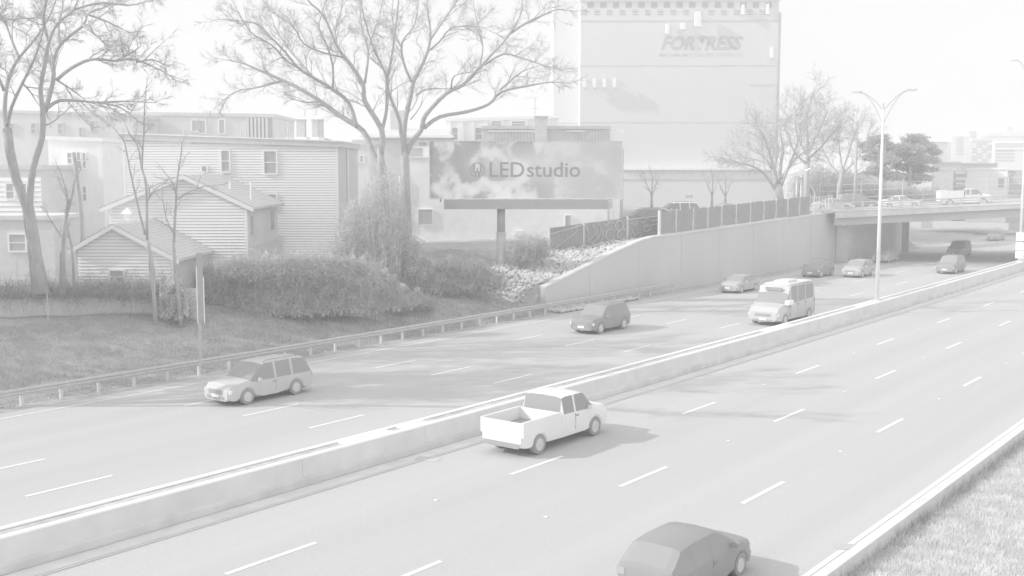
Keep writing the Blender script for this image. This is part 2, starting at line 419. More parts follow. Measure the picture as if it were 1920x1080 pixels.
# riprap
def rocks():
    V = []; Q = []
    base = [(1, 0, 0), (.3, .9, 0), (-.8, .6, .1), (-.8, -.6, 0), (.3, -.9, .1), (0, 0, .75), (0, 0, -.6)]
    tri = [(i, (i + 1) % 5, 5) for i in range(5)] + [((i + 1) % 5, i, 6) for i in range(5)]
    k = 0
    for i in range(5200):
        if i < 4400:
            s = rng.uniform(66.5, 86); w = -49.0 - rng.uniform(0, 1) ** 1.0 * 7.0
            if s < 69.5 and w > -49.5 - (70 - s) * .3: continue
            if w < -52.0 - max(0, (s - 71)) * .02 - 3.2 * smooth(s, 64, 72): continue
            z = float(terrain(*W(s, w)[:2]))
        else:
            s = rng.uniform(68, 79); w = rng.uniform(-48.3, -46.9 + 0 * s); z = 0.0
            if s > 76 and w < -47.9: continue
        r = rng.uniform(.09, .27)
        P = W(s, w, z + r * .25); q = rng.uniform(0, 6.28); sc = rng.uniform(.7, 1.3, 3) * r
        M = np.array(base) * sc; c_, s_ = cos(q), sin(q)
        M = M @ np.array([[c_, s_, 0], [-s_, c_, 0], [0, 0, 1]]) + rng.normal(0, .06 * r, (7, 3)) + P
        V.append(M); Q.append(np.array(tri) + 7 * k); k += 1
    o = raw_mesh('riprap_stones', np.concatenate(V), np.concatenate(Q), ROCK); tag(o, 'pale broken riprap stones spread on the slope above the retaining wall end', 'stones', kind='stuff')
rocks()

# grass
def blades(name, pts, h, m, label, wd=.012):
    N = len(pts); r = rng
    hh = h * r.uniform(.5, 1.4, N); q = r.uniform(0, 6.28, N); ln = r.uniform(.1, .7, N) * hh; q2 = r.uniform(0, 6.28, N)
    a = np.stack([np.cos(q), np.sin(q), 0 * q], 1) * wd
    tip = pts + np.stack([np.cos(q2) * ln, np.sin(q2) * ln, hh], 1)
    V = np.stack([pts - a, pts + a, tip], 1).reshape(-1, 3)
    o = raw_mesh(name, V, np.arange(3 * N).reshape(-1, 3), m); tag(o, label, 'grass', kind='stuff'); return o
def scatter(s0, s1, w0, w1, n, cond=None):
    s = rng.uniform(s0, s1, n); w = rng.uniform(w0, w1, n)
    if cond is not None: k = cond(s, w); s, w = s[k], w[k]
    w2 = w + CURVE * (s - 50) ** 2
    X = s * sin(ROAD) + w2 * cos(ROAD); Y = s * cos(ROAD) - w2 * sin(ROAD)
    return np.stack([X, Y, terrain(X, Y)], 1)
blades('grass', scatter(25, 56, -10.0, -2.5, 150000), .13, BLADE, 'cropped dry grass covering the verge in the near right corner', .012)
blades('grass', scatter(24, 70, -60, -47.7, 70000), .16, BLADE2, 'rough grass growing on the bank behind the guardrail', .022)
blades('grass', scatter(25, 50, -10.05, -9.8, 900), .38, BLADE2, 'tall dry weeds standing along the kerb wall', .015)

# ------------------------------------------------------------------ buildings
def boards(T, x_at, z0, z1, pitch, m, name='clapboard', y=0.0, proud=.08, gap=.80):  # gaps bare the wall, so lap shade comes from its colour
    """horizontal boards on a wall; x_at(z) -> list of (x0, x1) spans"""
    z = z0
    while z + pitch * .6 < z1:
        for a, c in x_at(z + pitch * .5):
            if c - a > .15: piece(name, m, T, a, c, y - proud, y - .001, z, z + pitch * gap, wedge=True)
        z += pitch
def window(T, x0, x1, z0, z1, y=0.0, fr=.11, sash=True, glass=GLASSD, trim=TRIM, name='window', depth=.15):
    b = MB()
    b.box(x0 - fr, x0, y - depth, y, z0 - fr, z1 + fr).box(x1, x1 + fr, y - depth, y, z0 - fr, z1 + fr)
    b.box(x0, x1, y - depth, y, z1, z1 + fr).box(x0, x1, y - depth - .04, y, z0 - fr, z0)
    f = b.obj(name, trim, T)
    g = MB(); g.box(x0, x1, y - .10, y - .085, z0, z1); g.obj('pane', glass, f)
    if sash: s = MB(); zm = (z0 + z1) / 2; s.box(x0, x1, y - .125, y - .101, zm - .035, zm + .035); s.obj('sash_bar', trim, f)
    return f
def winpx(T, pl, x0, y0, x1, y1, **k):
    a = pl.uz(x0, y1); c = pl.uz(x1, y0); return window(T, a[0], c[0], a[1], c[1], **k)
def place(pl, name, label, cat, group=None):
    return thing(name, label, cat, pl.o, pl.th, group)

# --- big clapboard house
pl = Plane(232, 86, -.03); T = place(pl, 'clapboard_house', 'large flat roofed white clapboard house with rows of boards and three sash windows', 'house')
Wd = pl.uz(635, 400)[0]; zt0 = pl.uz(232, 262)[1]; zt1 = pl.uz(635, 276)[1]; ze0 = pl.uz(232, 251)[1]; ze1 = pl.uz(635, 266)[1]
MB().prism([(0, 1.5), (Wd, 1.5), (Wd, zt1 + .1), (0, zt0 + .1)], .0, 9).obj('wall', BRICK_LAPSHADE, T)  # darker wall shows between boards, lap shade put into its colour
def xr(z):
    x1 = Wd
    if z > zt1: x1 = Wd * (zt0 - z) / (zt0 - zt1)
    return [(0.16, x1 - .10)]
boards(T, xr, 2.6, zt0, .195, WHITE)
MB().prism([(-.25, zt0), (Wd + .2, zt1), (Wd + .2, ze1), (-.25, ze0)], -.22, 9.3).obj('fascia', FASC, T)
MB().prism([(-.32, ze0), (Wd + .27, ze1), (Wd + .27, ze1 + .09), (-.32, ze0 + .09)], -.30, 9.4).obj('roof_edge', TRIM, T)
piece('corner_board', TRIM, T, 0, .15, -.07, 0, 1.5, zt0); piece('corner_board', TRIM, T, Wd - .1, Wd + .02, -.07, 0, 1.5, zt1)
for q in ((417, 283, 430, 321), (497, 284, 518, 325), (499, 365, 518, 388), (499, 440, 518, 468)): winpx(T, pl, *q)
winpx(T, pl, 380, 312, 388, 321, sash=False)
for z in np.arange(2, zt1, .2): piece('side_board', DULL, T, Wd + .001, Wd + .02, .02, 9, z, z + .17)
MB().tube([(Wd + .12, 3.6, 2.0), (Wd + .12, 3.6, zt1 - .1)], .08, 8).obj('drainpipe', TRIM, T)
for (x0, y0, x1, y1, dy) in ((556, 226, 571, 262, 3), (585, 226, 595, 262, 3), (594, 226, 604, 250, 4.2)):
    a = pl.uz(x0, y1, dy); c = pl.uz(x1, y0, dy)
    ch = MB().box(a[0], c[0], dy, dy + .6, a[1] - .6, c[1]).obj('chimney', BRICK_LAPSHADE, T); MB().box(a[0] - .05, c[0] + .05, dy - .05, dy + .65, c[1], c[1] + .1).obj('chimney_cap', CONCD, ch)
    MB().box(a[0] - .12, c[0] + .12, dy - .1, dy + .7, ze1, ze1 + .45).obj('flashing', TRIM, ch)
MB().prism([(pl.uz(520, 258, 4)[0], ze1 + .1), (pl.uz(632, 264, 4)[0], ze1 + .1), (pl.uz(600, 252, 4)[0], ze1 + .5), (pl.uz(530, 254, 4)[0], ze1 + .5)], 4.6, 6).obj('roof_hatch', FASC, T)
for px, top in ((345, 243), (540, 238), (452, 244)):
    a = pl.uz(px, top, 4)[0]; MB().tube([(a, 4, ze1), (a, 4, pl.uz(px, top, 4)[1])], .05, 6).obj('vent_pipe', STEELD, T)

# --- gabled houses
def gable_house(name, label, pl, xl, xr_, xp, yp, yl, yr, depth, zb, siding, oh=.35, trim=TRIM, ohs=.35, roofm=SHING, yoff=0, pitch=.2, low=None):
    T = place(pl, name, label, 'house')
    x0, zl = pl.uz(xl, yl); x1, zr = pl.uz(xr_, yr); xm, zp = pl.uz(xp, yp)
    MB().prism([(x0, zb), (x1, zb), (x1, zr), (xm, zp), (x0, zl)], 0, depth).obj('wall', BRICK_LAPSHADE, T)  # dark backing colour stands in for the shade under each board
    def sp(z):
        a = x0 if z < zl else x0 + (xm - x0) * (z - zl) / (zp - zl); c = x1 if z < zr else x1 + (xm - x1) * (z - zr) / (zp - zr)
        return [(a + .12, c - .12)]
    boards(T, sp, zb, zp, pitch, siding)
    th_ = .12
    sl_ = (zp - zl) / (xm - x0); sr = (zp - zr) / (x1 - xm)
    for side, (xa, za, s_) in (('l', (x0 - ohs, zl - sl_ * ohs, 1)), ('r', (x1 + ohs, zr - sr * ohs, -1))):
        poly = [(xa, za), (xm, zp), (xm, zp + th_ * 1.2), (xa, za + th_ * 1.2)]
        if side == 'r': poly = [(xm, zp), (xa, za), (xa, za + th_ * 1.2), (xm, zp + th_ * 1.2)]
        r = MB().prism(poly, -oh, depth + oh).obj('roof', roofm, T)
        L = sqrt((xa - xm) ** 2 + (za - zp) ** 2); nrow = int(L / .28)
        for k in range(nrow):
            f0 = k / nrow; f1 = (k + 1) / nrow
            pa = np.array([xa + (xm - xa) * f0, za + (zp - za) * f0 + th_ * 1.2]); pb = np.array([xa + (xm - xa) * f1, za + (zp - za) * f1 + th_ * 1.2])
            q = MB(); q.add([(pa[0], -oh - .02, pa[1] + .035), (pa[0], depth + oh, pa[1] + .035), (pb[0], depth + oh, pb[1] + .012), (pb[0], -oh - .02, pb[1] + .012), (pa[0], -oh - .02, pa[1]), (pa[0], depth + oh, pa[1])], [(0, 1, 2, 3) if side == 'r' else (3, 2, 1, 0), (4, 5, 1, 0) if side == 'l' else (0, 1, 5, 4)])
            q.obj('shingle_course', roofm, r)
        MB().prism([(p[0], p[1] - (.16 if i < 2 else .02)) for i, p in enumerate(poly)], -oh - .05, -oh - .001).obj('rake_board', trim, r)
    return T, x0, x1, xm, zl, zr, zp
pl = Plane(205, 74, .0)
T, x0, x1, xm, zl, zr, zp = gable_house('gabled_house', 'two storey white clapboard house with a wide shingled gable roof', pl, 205, 463, 345, 331, 388, 386, 9.5, 1.2, WHITE, oh=.32, ohs=.5)
piece('corner_board', TRIM, T, x1 - .12, x1 + .02, -.08, 0, 1.2, zr); piece('corner_board', TRIM, T, x0 - .02, x0 + .12, -.08, 0, 1.2, zl)
zlow = pl.uz(463, 464)[1]
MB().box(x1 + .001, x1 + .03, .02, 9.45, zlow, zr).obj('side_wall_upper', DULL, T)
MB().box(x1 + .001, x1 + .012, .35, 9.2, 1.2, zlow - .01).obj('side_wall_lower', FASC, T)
MB().box(x1 + .0305, x1 + .10, .8, 1.4, zlow + .8, zr - .7).obj('side_window', GLASSD, T); MB().box(x1 + .0305, x1 + .10, 7.2, 8.0, zlow + .8, zr - .6).obj('side_window', GLASSD, T)
for px, y0 in ((431, 340), (470, 340)):
    u, z = pl.uz(px, y0, 3.0); MB().tube([(u, 3.0, z - 1.4), (u, 3.0, z)], .07, 8).obj('vent_pipe', TRIM, T)

pl = Plane(140, 67, -.02)
T, x0, x1, xm, zl, zr, zp = gable_house('garage', 'small white clapboard garage with low gable roof and one window behind the board fence', pl, 142, 328, 214, 424, 466, 484, 7, 1.0, WHITE, oh=.35, ohs=.35)
winpx(T, pl, 209, 508, 232, 530)
piece('corner_board', TRIM, T, x1 - .12, x1 + .02, -.08, 0, 1.0, zr)
# little white cupola / birdhouse on a pole behind the garage ridge
pl2 = Plane(240, 72.5, 0); u, z = pl2.uz(240, 412); T2 = place(pl2, 'birdhouse', 'small bright white birdhouse with pointed roof on a post behind the garage ridge', 'birdhouse')
MB().box(u - .2, u + .2, -.2, .2, z - .05, z + .38).obj('box', TRIM, T2)
b = MB(); zz = z + .38; b.add([(u - .38, -.38, zz), (u + .38, -.38, zz), (u + .38, .38, zz), (u - .38, .38, zz), (u, 0, zz + .45)], [(3, 2, 1, 0), (0, 1, 4), (1, 2, 4), (2, 3, 4), (3, 0, 4)]); b.obj('roof', TRIM, T2)
MB().box(u - .06, u + .06, -.06, .06, 1.8, z - .05).obj('post', TRIM, T2)

# --- blocks built from pixel rectangles
def block(name, label, cat, x0, x1, ytop, D, depth, m, th=0.0, zb=2.0, cap=None, capm=TRIM, yside=None, ytop2=None, group=None, yp=.0):
    pl = Plane(x0, D, th); T = place(pl, name, label, cat, group)
    Wd = pl.uz(x1, ytop)[0]; z0 = pl.uz(x0, ytop)[1]; z1 = pl.uz(x1, ytop2 if ytop2 is not None else ytop)[1]
    MB().prism([(0, zb), (Wd, zb), (Wd, z1), (0, z0)], 0, depth).obj('wall', m, T)
    if cap: MB().prism([(-.15, z0), (Wd + .15, z1), (Wd + .15, z1 + cap), (-.15, z0 + cap)], -.18, depth + .15).obj('roof', capm, T)
    return pl, T, Wd, z0, z1

pl, T, Wd, z0, z1 = block('pale_house', 'flat roofed cream coloured house with paired sash windows between the trees at far left', 'house', 92, 191, 262, 104, 8, CREAM, th=.0, cap=.35, capm=CREAM, ytop2=266)
for q in ((128, 287, 135, 306), (146, 286, 151, 315), (157, 287, 161, 315), (128, 352, 134, 366), (157, 350, 162, 376)): winpx(T, pl, *q, fr=.09)
MB().box(Wd - .25, Wd + .02, -.06, 0, 2, z1).obj('corner_board', TRIM, T)
pl, T, Wd, z0, z1 = block('siding_house', 'pale sided house half hidden by the forked tree at the left edge', 'house', -60, 76, 318, 96, 8, DULL, th=.0, cap=.4, capm=FASC)
boards(T, lambda z: [(0, Wd)], pl.uz(0, 405)[1], pl.uz(0, 330)[1], .42, WHITE, proud=.08)
winpx(T, pl, 14, 345, 26, 372); winpx(T, pl, 40, 345, 50, 372); winpx(T, pl, 20, 440, 45, 470)
pl, T, Wd, z0, z1 = block('grey_shed', 'low grey shed behind the board fence at the left edge', 'shed', -40, 100, 412, 80, 5, FASC, cap=.3, capm=DULL)
winpx(T, pl, 20, 440, 48, 470)
# long far building left
pl, T, Wd, z0, z1 = block('long_apartment_block', 'long dull flat roofed apartment block across the left skyline', 'building', -120, 248, 208, 140, 14, DULL, zb=2, cap=.35, capm=FASC, ytop2=218)
for q in ((171, 228, 179, 246), (60, 232, 68, 250), (20, 232, 28, 250), (110, 232, 118, 250), (150, 240, 155, 256)): winpx(T, pl, *q, fr=.10, trim=FASC)
pl, T, Wd, z0, z1 = block('far_flat_building', 'dull flat roofed building with columned glass end rising behind the clapboard house', 'building', 246, 513, 216, 150, 14, DULL, zb=2, cap=.45, capm=FASC, ytop2=220)
for q in ((361, 226, 372, 246), (412, 225, 421, 250), (375, 226, 385, 250)): winpx(T, pl, *q, fr=.12, sash=False)
for k in range(6):
    a = pl.uz(464 + 7 * k, 250)[0]; c = pl.uz(468 + 7 * k, 221)
    MB().box(a, a + .28, -.35, 0, pl.uz(464, 260)[1], c[1]).obj('column', FAR1, T)
MB().box(pl.uz(462, 250)[0], Wd - .2, -.05, 0, pl.uz(462, 258)[1], pl.uz(462, 222)[1]).obj('window_band', GLASSD, T)
# buildings between the house and the big tree
pl, T, Wd, z0, z1 = block('end_terrace', 'narrow grey house end with bracketed cornice seen between the clapboard house and the big tree', 'house', 664, 690, 272, 108, 9, DULL, cap=.5, capm=FASC, zb=2)
for q in ((667, 292, 671, 304), (676, 292, 681, 304)): winpx(T, pl, *q, fr=.08, sash=False)
pl = Plane(684, 122, 0); T = place(pl, 'hipped_house', 'house with a low grey roof and brick chimney behind the forked trees', 'house')
a = pl.uz(684, 254)[0]; c = pl.uz(842, 254)[0]; ze = pl.uz(684, 256)[1]; zr_ = pl.uz(700, 239)[1]
MB().box(a, c, 0, 9, 2, ze).obj('wall', FASC, T)
b = MB(); b.add([(a - .4, -.5, ze), (c + .4, -.5, ze), (c + .4, 9.5, ze), (a - .4, 9.5, ze), (a + 2.0, 4.5, zr_), (c - .5, 4.5, zr_)], [(0, 1, 5, 4), (1, 2, 5), (2, 3, 4, 5), (3, 0, 4), (3, 2, 1, 0)]); b.obj('roof', SHING, T)
MB().box(a - .5, c + .5, -.6, -.5, ze - .15, ze + .1).obj('gutter', TRIM, T)
q0 = pl.uz(732, 245, 4); q1 = pl.uz(757, 207, 4); MB().box(q0[0], q1[0], 4, 5.2, q0[1] - 1, q1[1]).obj('chimney', BRICK_LAPSHADE, T)
winpx(T, pl, 785, 266, 800, 274, sash=False)
MB().box(pl.uz(775, 270)[0], c, -.3, 0, pl.uz(780, 278)[1], pl.uz(780, 275)[1]).obj('ledge', TRIM, T)
pl, T, Wd, z0, z1 = block('white_bay_building', 'white two bay building with tall windows behind the billboard top', 'building', 838, 1046, 228, 134, 10, FAR3, cap=.35, ytop2=222)
for q in ((848, 240, 858, 262), (892, 240, 904, 262), (922, 228, 940, 236), (960, 228, 985, 236)): winpx(T, pl, *q, fr=.25)
for px in (843, 866, 886, 912): MB().box(pl.uz(px, 240)[0], pl.uz(px + 3, 240)[0], -.25, 0, 4, z0).obj('pilaster', TRIM, T)
pl, T, Wd, z0, z1 = block('ribbed_building', 'dark ribbed flat roofed building with a square brick chimney above the billboard', 'building', 905, 1143, 242, 122, 10, BROWN, cap=.35, capm=BROWN, ytop2=242)
for px in list(np.arange(925, 1000, 6.0)) + list(np.arange(1076, 1098, 5.5)) + list(np.arange(1106, 1140, 6)):
    a = pl.uz(px, 250)[0]; MB().box(a, a + .1, -.12, 0, 4, z0 - .3).obj('rib', FASC, T)
for (xa, xb, yy) in ((915, 1003, 243), (1062, 1098, 244)):
    a = pl.uz(xa, yy)[0]; c = pl.uz(xb, yy)[0]; MB().box(a, c, -.16, 0, z0 - .32, z0 - .14).obj('rail_band', FAR1, T)
q0 = pl.uz(1003, 262, -.5); q1 = pl.uz(1026, 220, -.5); MB().box(q0[0], q1[0], -.6, .6, 6, q1[1]).obj('chimney', BRICK_LAPSHADE, T); MB().box(q0[0] - .1, q1[0] + .1, -.7, .7, q1[1], q1[1] + .15).obj('chimney_cap', CONCD, T)
MB().box(Wd + .02, Wd + 1.5, .2, 6, 4, z0 - .1).obj('side_annex', CREAM, T)
pl3 = Plane(1003, 121, 0); T3 = place(pl3, 'roof_antenna', 'thin television antenna standing above the brick chimney', 'antenna')
u, z = pl3.uz(1003, 184); zc_ = pl3.uz(1003, 222)[1]
MB().tube([(u, 0, zc_ - .5), (u, 0, z)], .035, 5).obj('mast', STEELD, T3); MB().tube([(u - 1.1, 0, z + .02), (u + .4, 0, z + .02)], .02, 4).obj('boom', STEELD, T3); MB().tube([(u - .4, 0, z - 1.1), (u + .3, 0, z - 1.1)], .02, 4).obj('element', STEELD, T3)

# stucco building behind the billboard
pl = Plane(752, 99, -.02); T = place(pl, 'stucco_building', 'pale stucco walled building standing behind the billboard', 'building')
Wd = pl.uz(1140, 300)[0]; zt = pl.uz(800, 296)[1]; zt2 = pl.uz(800, 276)[1]
MB().box(0, Wd, 0, 12, 2.0, zt).obj('wall', STUCCO, T)
MB().box(pl.uz(790, 300)[0], Wd, 1.5, 11, zt, zt2).obj('upper_wall', DULL, T)
MB().box(.0, .02 + pl.uz(765, 300)[0], -.04, 0, pl.uz(760, 432)[1], pl.uz(760, 328)[1]).obj('dark_panel', FASC, T)
MB().box(-.1, Wd + .1, -.12, 12.1, zt, zt + .12).obj('parapet', TRIM, T)
winpx(T, pl, 785, 393, 811, 421, fr=.05, sash=False); winpx(T, pl, 1060, 404, 1070, 424, fr=.05, sash=False)
a = pl.uz(965, 441); c = pl.uz(980, 432); MB().box(a[0], c[0], -.3, 0, a[1], c[1]).obj('meter_box', TRIM, T)
q = [pl.uz(*p) for p in ((750, 330), (751, 429), (862, 481))]
MB().tube([(p[0], -.2, p[1]) for p in q], .09, 8).obj('drainpipe', TRIM, T)
MB().box(pl.uz(1146, 400)[0], pl.uz(1150, 400)[0], -1, -.8, 3, pl.uz(1146, 392)[1]).obj('porch_post', FAR1, T); MB().box(pl.uz(1158, 400)[0], pl.uz(1161, 400)[0], -1, -.8, 3, pl.uz(1146, 392)[1]).obj('porch_post', FAR1, T)

# --- storage warehouse
pl = Plane(1087, 160, -.012); T = place(pl, 'storage_warehouse', 'huge pale windowless storage warehouse with chequered frieze and faded FORTRESS lettering', 'warehouse')
Wd = pl.uz(1456, 200)[0]; zt = pl.uz(1087, 2)[1]
MB().box(0, Wd, 0, 30, 3, zt).obj('wall', FORT, T)
MB().box(-.02, -.001, 0, 30, 3, zt).obj('side_wall', FORT, T)
MB().box(-.15, Wd + .15, -.25, 30, zt, zt + .35).obj('parapet', FORT, T)
for y, h in ((38.5, .2), (123.5, .12), (230, .12)):
    z = pl.uz(1200, y)[1]; MB().box(-.03, Wd + .02, -.06 if y < 50 else -.025, 0, z - h / 2, z + h / 2).obj('band', FORTD if y > 50 else FASC, T)
px = 1101.5; k = 0
while px < 1450:
    a = pl.uz(px, 14.5); c = pl.uz(px + 11.5, 4.5); piece('frieze_panel', FRZ, T, a[0], c[0], -.05, -.001, a[1], c[1])
    for yy in (18.5, 22, 26.5):
        a = pl.uz(px - 12, yy + 1.0); c = pl.uz(px - 1, yy - .6); piece('vent_slot', FORTD if yy < 20 else FRZ, T, a[0], c[0], -.05, -.001, a[1], c[1])
    px += 23.85
# right return and left wing
plr = Plane(1456, 160, .35); 
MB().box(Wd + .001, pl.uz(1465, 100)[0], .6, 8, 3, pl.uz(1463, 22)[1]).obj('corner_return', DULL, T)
for yy in (33, 37, 43, 54): a = pl.uz(1457, yy); c = pl.uz(1463, yy - 1); piece('vent_slot', FASC, T, a[0] + .1, c[0], .55, .599, a[1], c[1])
a = pl.uz(1038, 25, 6); MB().box(a[0], -.03, 6, 28, 3, pl.uz(1040, 2, 6)[1]).obj('left_wing', FORT, T)
for y in (128, 231): z = pl.uz(1060, y, 6)[1]; MB().box(a[0] - .02, -.03, 5.97, 6, z - .07, z + .07).obj('band', FORTD, T)
# lower cornice and base storey
u0 = pl.uz(1168, 317, -1.5)[0]; u1 = pl.uz(1457, 317, -1.5)[0]
MB().box(u0, u1, -1.5, -.001, 3, pl.uz(1200, 319, -1.5)[1]).obj('base_storey', FORT, T)
MB().box(u0 - .2, u1 + .1, -1.9, 0, pl.uz(1200, 319, -1.5)[1], pl.uz(1200, 315.5, -1.5)[1]).obj('cornice', TRIM, T)
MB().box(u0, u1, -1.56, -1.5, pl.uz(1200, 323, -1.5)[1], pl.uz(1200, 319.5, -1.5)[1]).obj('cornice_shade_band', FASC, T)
MB().box(u0, u1, -1.60, -1.5, pl.uz(1200, 337.5, -1.5)[1], pl.uz(1200, 335, -1.5)[1]).obj('band', FORTD, T)
for i in range(10):
    p = 1176 + i * 13; a = pl.uz(p, 326, -1.5); piece('dentil', FASC, T, a[0], a[0] + .5, -1.6, -1.501, a[1], a[1] + .3)
# antennas fixed to the warehouse
def antenna(x0, y0, x1, y1, out, label, group):
    a = pl.uz(x0, y1); c = pl.uz(x1, y0); P = pl.o + pl.d * a[0]
    t = thing('panel_antenna', label, 'antenna', (P[0], P[1], a[1]), pl.th, group)
    w_ = c[0] - a[0]; h_ = c[1] - a[1]
    MB().box(0, w_, -out, -out + .35, 0, h_).obj('panel', ANT, t); MB().box(-.22, -.001, -out + .04, -out + .32, h_ * .05, h_ * .95).obj('radome_edge', ANT, t)
    MB().tube([(w_ * .5, -out + .4, -.25), (w_ * .5, -out + .4, h_ + .1)], .05, 6).obj('mast', STEELD, t)
    for z in (.15, h_ - .15): MB().box(w_ * .5 - .04, w_ * .5 + .04, -out + .4, -.01, z - .04, z + .04).obj('bracket', STEELD, t)
antenna(1249, 45, 1254, 65, .7, 'leftmost of the three large white antennas above the faded lettering', 'antennas on the warehouse front')
antenna(1277, 43, 1284, 56, .7, 'short square white antenna in the middle above the faded lettering', 'antennas on the warehouse front')
antenna(1303, 22, 1313, 51, .9, 'tallest white antenna on the warehouse front, just below the frieze', 'antennas on the warehouse front')
antenna(1445, 88, 1449, 110, .7, 'white antenna near the right edge of the warehouse front', 'antennas on the warehouse front')
antenna(1392, 9, 1395, 28, .6, 'thin white antenna across the frieze, left of the right corner pair', 'antennas on the warehouse front')
antenna(1438, 8, 1441, 28, .6, 'thin white antenna across the frieze nearest the right corner', 'antennas on the warehouse front')
for i, w_ in enumerate(('first', 'second', 'third', 'fourth')):
    antenna(1094.5 + 18.7 * i, 147, 1098 + 18.7 * i, 165, 1.0, w_ + ' from the left in the row of four small antennas on the warehouse wall', 'antennas on the warehouse front')
def text(s, T, m, x, z, h, width, y=-.012, shear=0, off=0.0, name='lettering', ext=.006, sp=1.0):
    cu = bpy.data.curves.new(name, 'FONT'); cu.body = s; cu.size = 1; cu.shear = shear; cu.offset = off; cu.extrude = 0; cu.space_character = sp
    cu.resolution_u = 3
    o = bpy.data.objects.new('tmp', cu); COL.objects.link(o); dg = bpy.context.evaluated_depsgraph_get()
    me = bpy.data.meshes.new_from_object(o.evaluated_get(dg)); bpy.data.objects.remove(o)
    co = np.empty(len(me.vertices) * 3, np.float32); me.vertices.foreach_get('co', co); co = co.reshape(-1, 3)
    mn = co.min(0); mxx = co.max(0); sx = width / (mxx[0] - mn[0]); sz = h / (mxx[1] - mn[1])
    out = np.stack([x + (co[:, 0] - mn[0]) * sx, np.full(len(co), y), z + (co[:, 1] - mn[1]) * sz], 1)
    me.vertices.foreach_set('co', out.astype(np.float32).ravel()); me.update(); me.materials.clear(); me.materials.append(m)
    return link(name, me, T)
a = pl.uz(1239, 94.5); c = pl.uz(1394, 67); text('FORTRESS', T, LETTER, a[0], a[1], c[1] - a[1], c[0] - a[0], shear=.32, off=.045, sp=1.02, y=-.02)
a = pl.uz(1236, 107.5); c = pl.uz(1393, 99); text('MAXIMUM QUALITY STORAGE', T, LETTERF, a[0], a[1], c[1] - a[1], c[0] - a[0], off=.02, y=-.02)
a = pl.uz(1405, 162); c = pl.uz(1452, 157); MB().box(a[0], c[0], -.03, -.001, a[1], c[1]).obj('faded_sign', LETTERF, T)

# --- billboard
pl = Plane(806, 88, 0.0); T = place(pl, 'billboard', 'wide billboard reading LEDstudio over a swirling smoke print on one steel column', 'billboard')
Wb = pl.uz(1166, 300)[0]; zb = pl.uz(806, 372)[1]; zt = pl.uz(806, 265)[1]
pn = MB().box(0, Wb, 0, .25, zb, zt).obj('panel', ART, T)
fr = MB(); fr.box(-.05, 0, -.03, .3, zb - .05, zt + .05).box(Wb, Wb + .05, -.03, .3, zb - .05, zt + .05).box(0, Wb, -.03, .3, zb - .06, zb).box(0, Wb, -.03, .3, zt, zt + .04); fr.obj('panel_frame', CONCT, T)
a = pl.uz(918, 332); c = pl.uz(1088, 304)
b_ = pl.uz(983, 332); text('LED', pn, SCREEN, a[0], a[1], c[1] - a[1], b_[0] - a[0], y=-.012, off=.004)
b_ = pl.uz(988, 332); text('studio', pn, SCREEN, b_[0], a[1], c[1] - a[1], c[0] - b_[0], y=-.012, off=.006)
cx, cz = pl.uz(895, 319); R_ = pl.uz(909, 319)[0] - cx
lg = MB(); nseg = 40
def arc(cx, cz, r0, r1, a0, a1, n=24):
    vs = []; fs = []
    for i in range(n + 1):
        q = a0 + (a1 - a0) * i / n; vs += [(cx + r0 * cos(q), -.012, cz + r0 * sin(q)), (cx + r1 * cos(q), -.012, cz + r1 * sin(q))]
    for i in range(n): fs.append((2 * i, 2 * i + 1, 2 * i + 3, 2 * i + 2))
    lg.add(vs, fs)
def rect(x0, x1, z0, z1): lg.add([(x0, -.012, z0), (x1, -.012, z0), (x1, -.012, z1), (x0, -.012, z1)], [(0, 1, 2, 3)])
arc(cx, cz, R_ * .9, R_, -pi * .35, pi * 1.35); tk = R_ * .085
for k in (-.48, .48): rect(cx + R_ * k - tk, cx + R_ * k + tk, cz - R_ * .25, cz + R_ * .72)
rect(cx - R_ * .48, cx + R_ * .48, cz - R_ * .35, cz - R_ * .2); rect(cx - tk, cx + tk, cz - R_ * .2, cz + R_ * .3)
for k in (-.22, .22): rect(cx + R_ * k - tk, cx + R_ * k + tk, cz - R_ * .95, cz - R_ * .35)
lg.obj('logo', SCREEN, pn)
a = pl.uz(833, 392); c = pl.uz(1138, 374.5)
MB().box(a[0], c[0], -.35, .9, a[1], c[1]).obj('catwalk_box', BBOARD, T)
MB().box(c[0] + .02, pl.uz(1148, 374)[0], -.2, .5, a[1] + .05, c[1]).obj('cabinet', CONCD, T)
cxa = pl.uz(932, 380)[0]; cxb = pl.uz(947, 380)[0]; rc = (cxb - cxa) / 2
zsp = pl.uz(940, 437)[1]
MB().tube([((cxa + cxb) / 2, .3, zsp), ((cxa + cxb) / 2, .3, a[1])], rc, 20).obj('column', BBOARD, T, smooth=True)
MB().tube([((cxa + cxb) / 2, .3, 1.5), ((cxa + cxb) / 2, .3, zsp)], rc * 1.18, 20).obj('column_base', CONCD, T, smooth=True)
MB().tube([((cxa + cxb) / 2, .3, zsp), ((cxa + cxb) / 2, .3, zsp + .06)], rc * 1.3, 20).obj('flange', CONCT, T)
for k in np.linspace(.8, Wb - .8, 9): MB().box(k - .05, k + .05, .25, .6, zb - .3, zt - .3).obj('stringer', STEELD, T)

# pole beside billboard
pl4 = Plane(1166, 99, 0); T = place(pl4, 'utility_pole', 'tall grey pole standing at the right end of the billboard', 'pole')
MB().tube([(0, 0, 3.5), (0, 0, pl4.uz(1166, 281)[1])], .15, 12).obj('shaft', CONCD, T, smooth=True); MB().tube([(0, 0, pl4.uz(1166, 281)[1]), (0, 0, pl4.uz(1166, 278)[1])], .19, 12).obj('cap', CONCT, T)

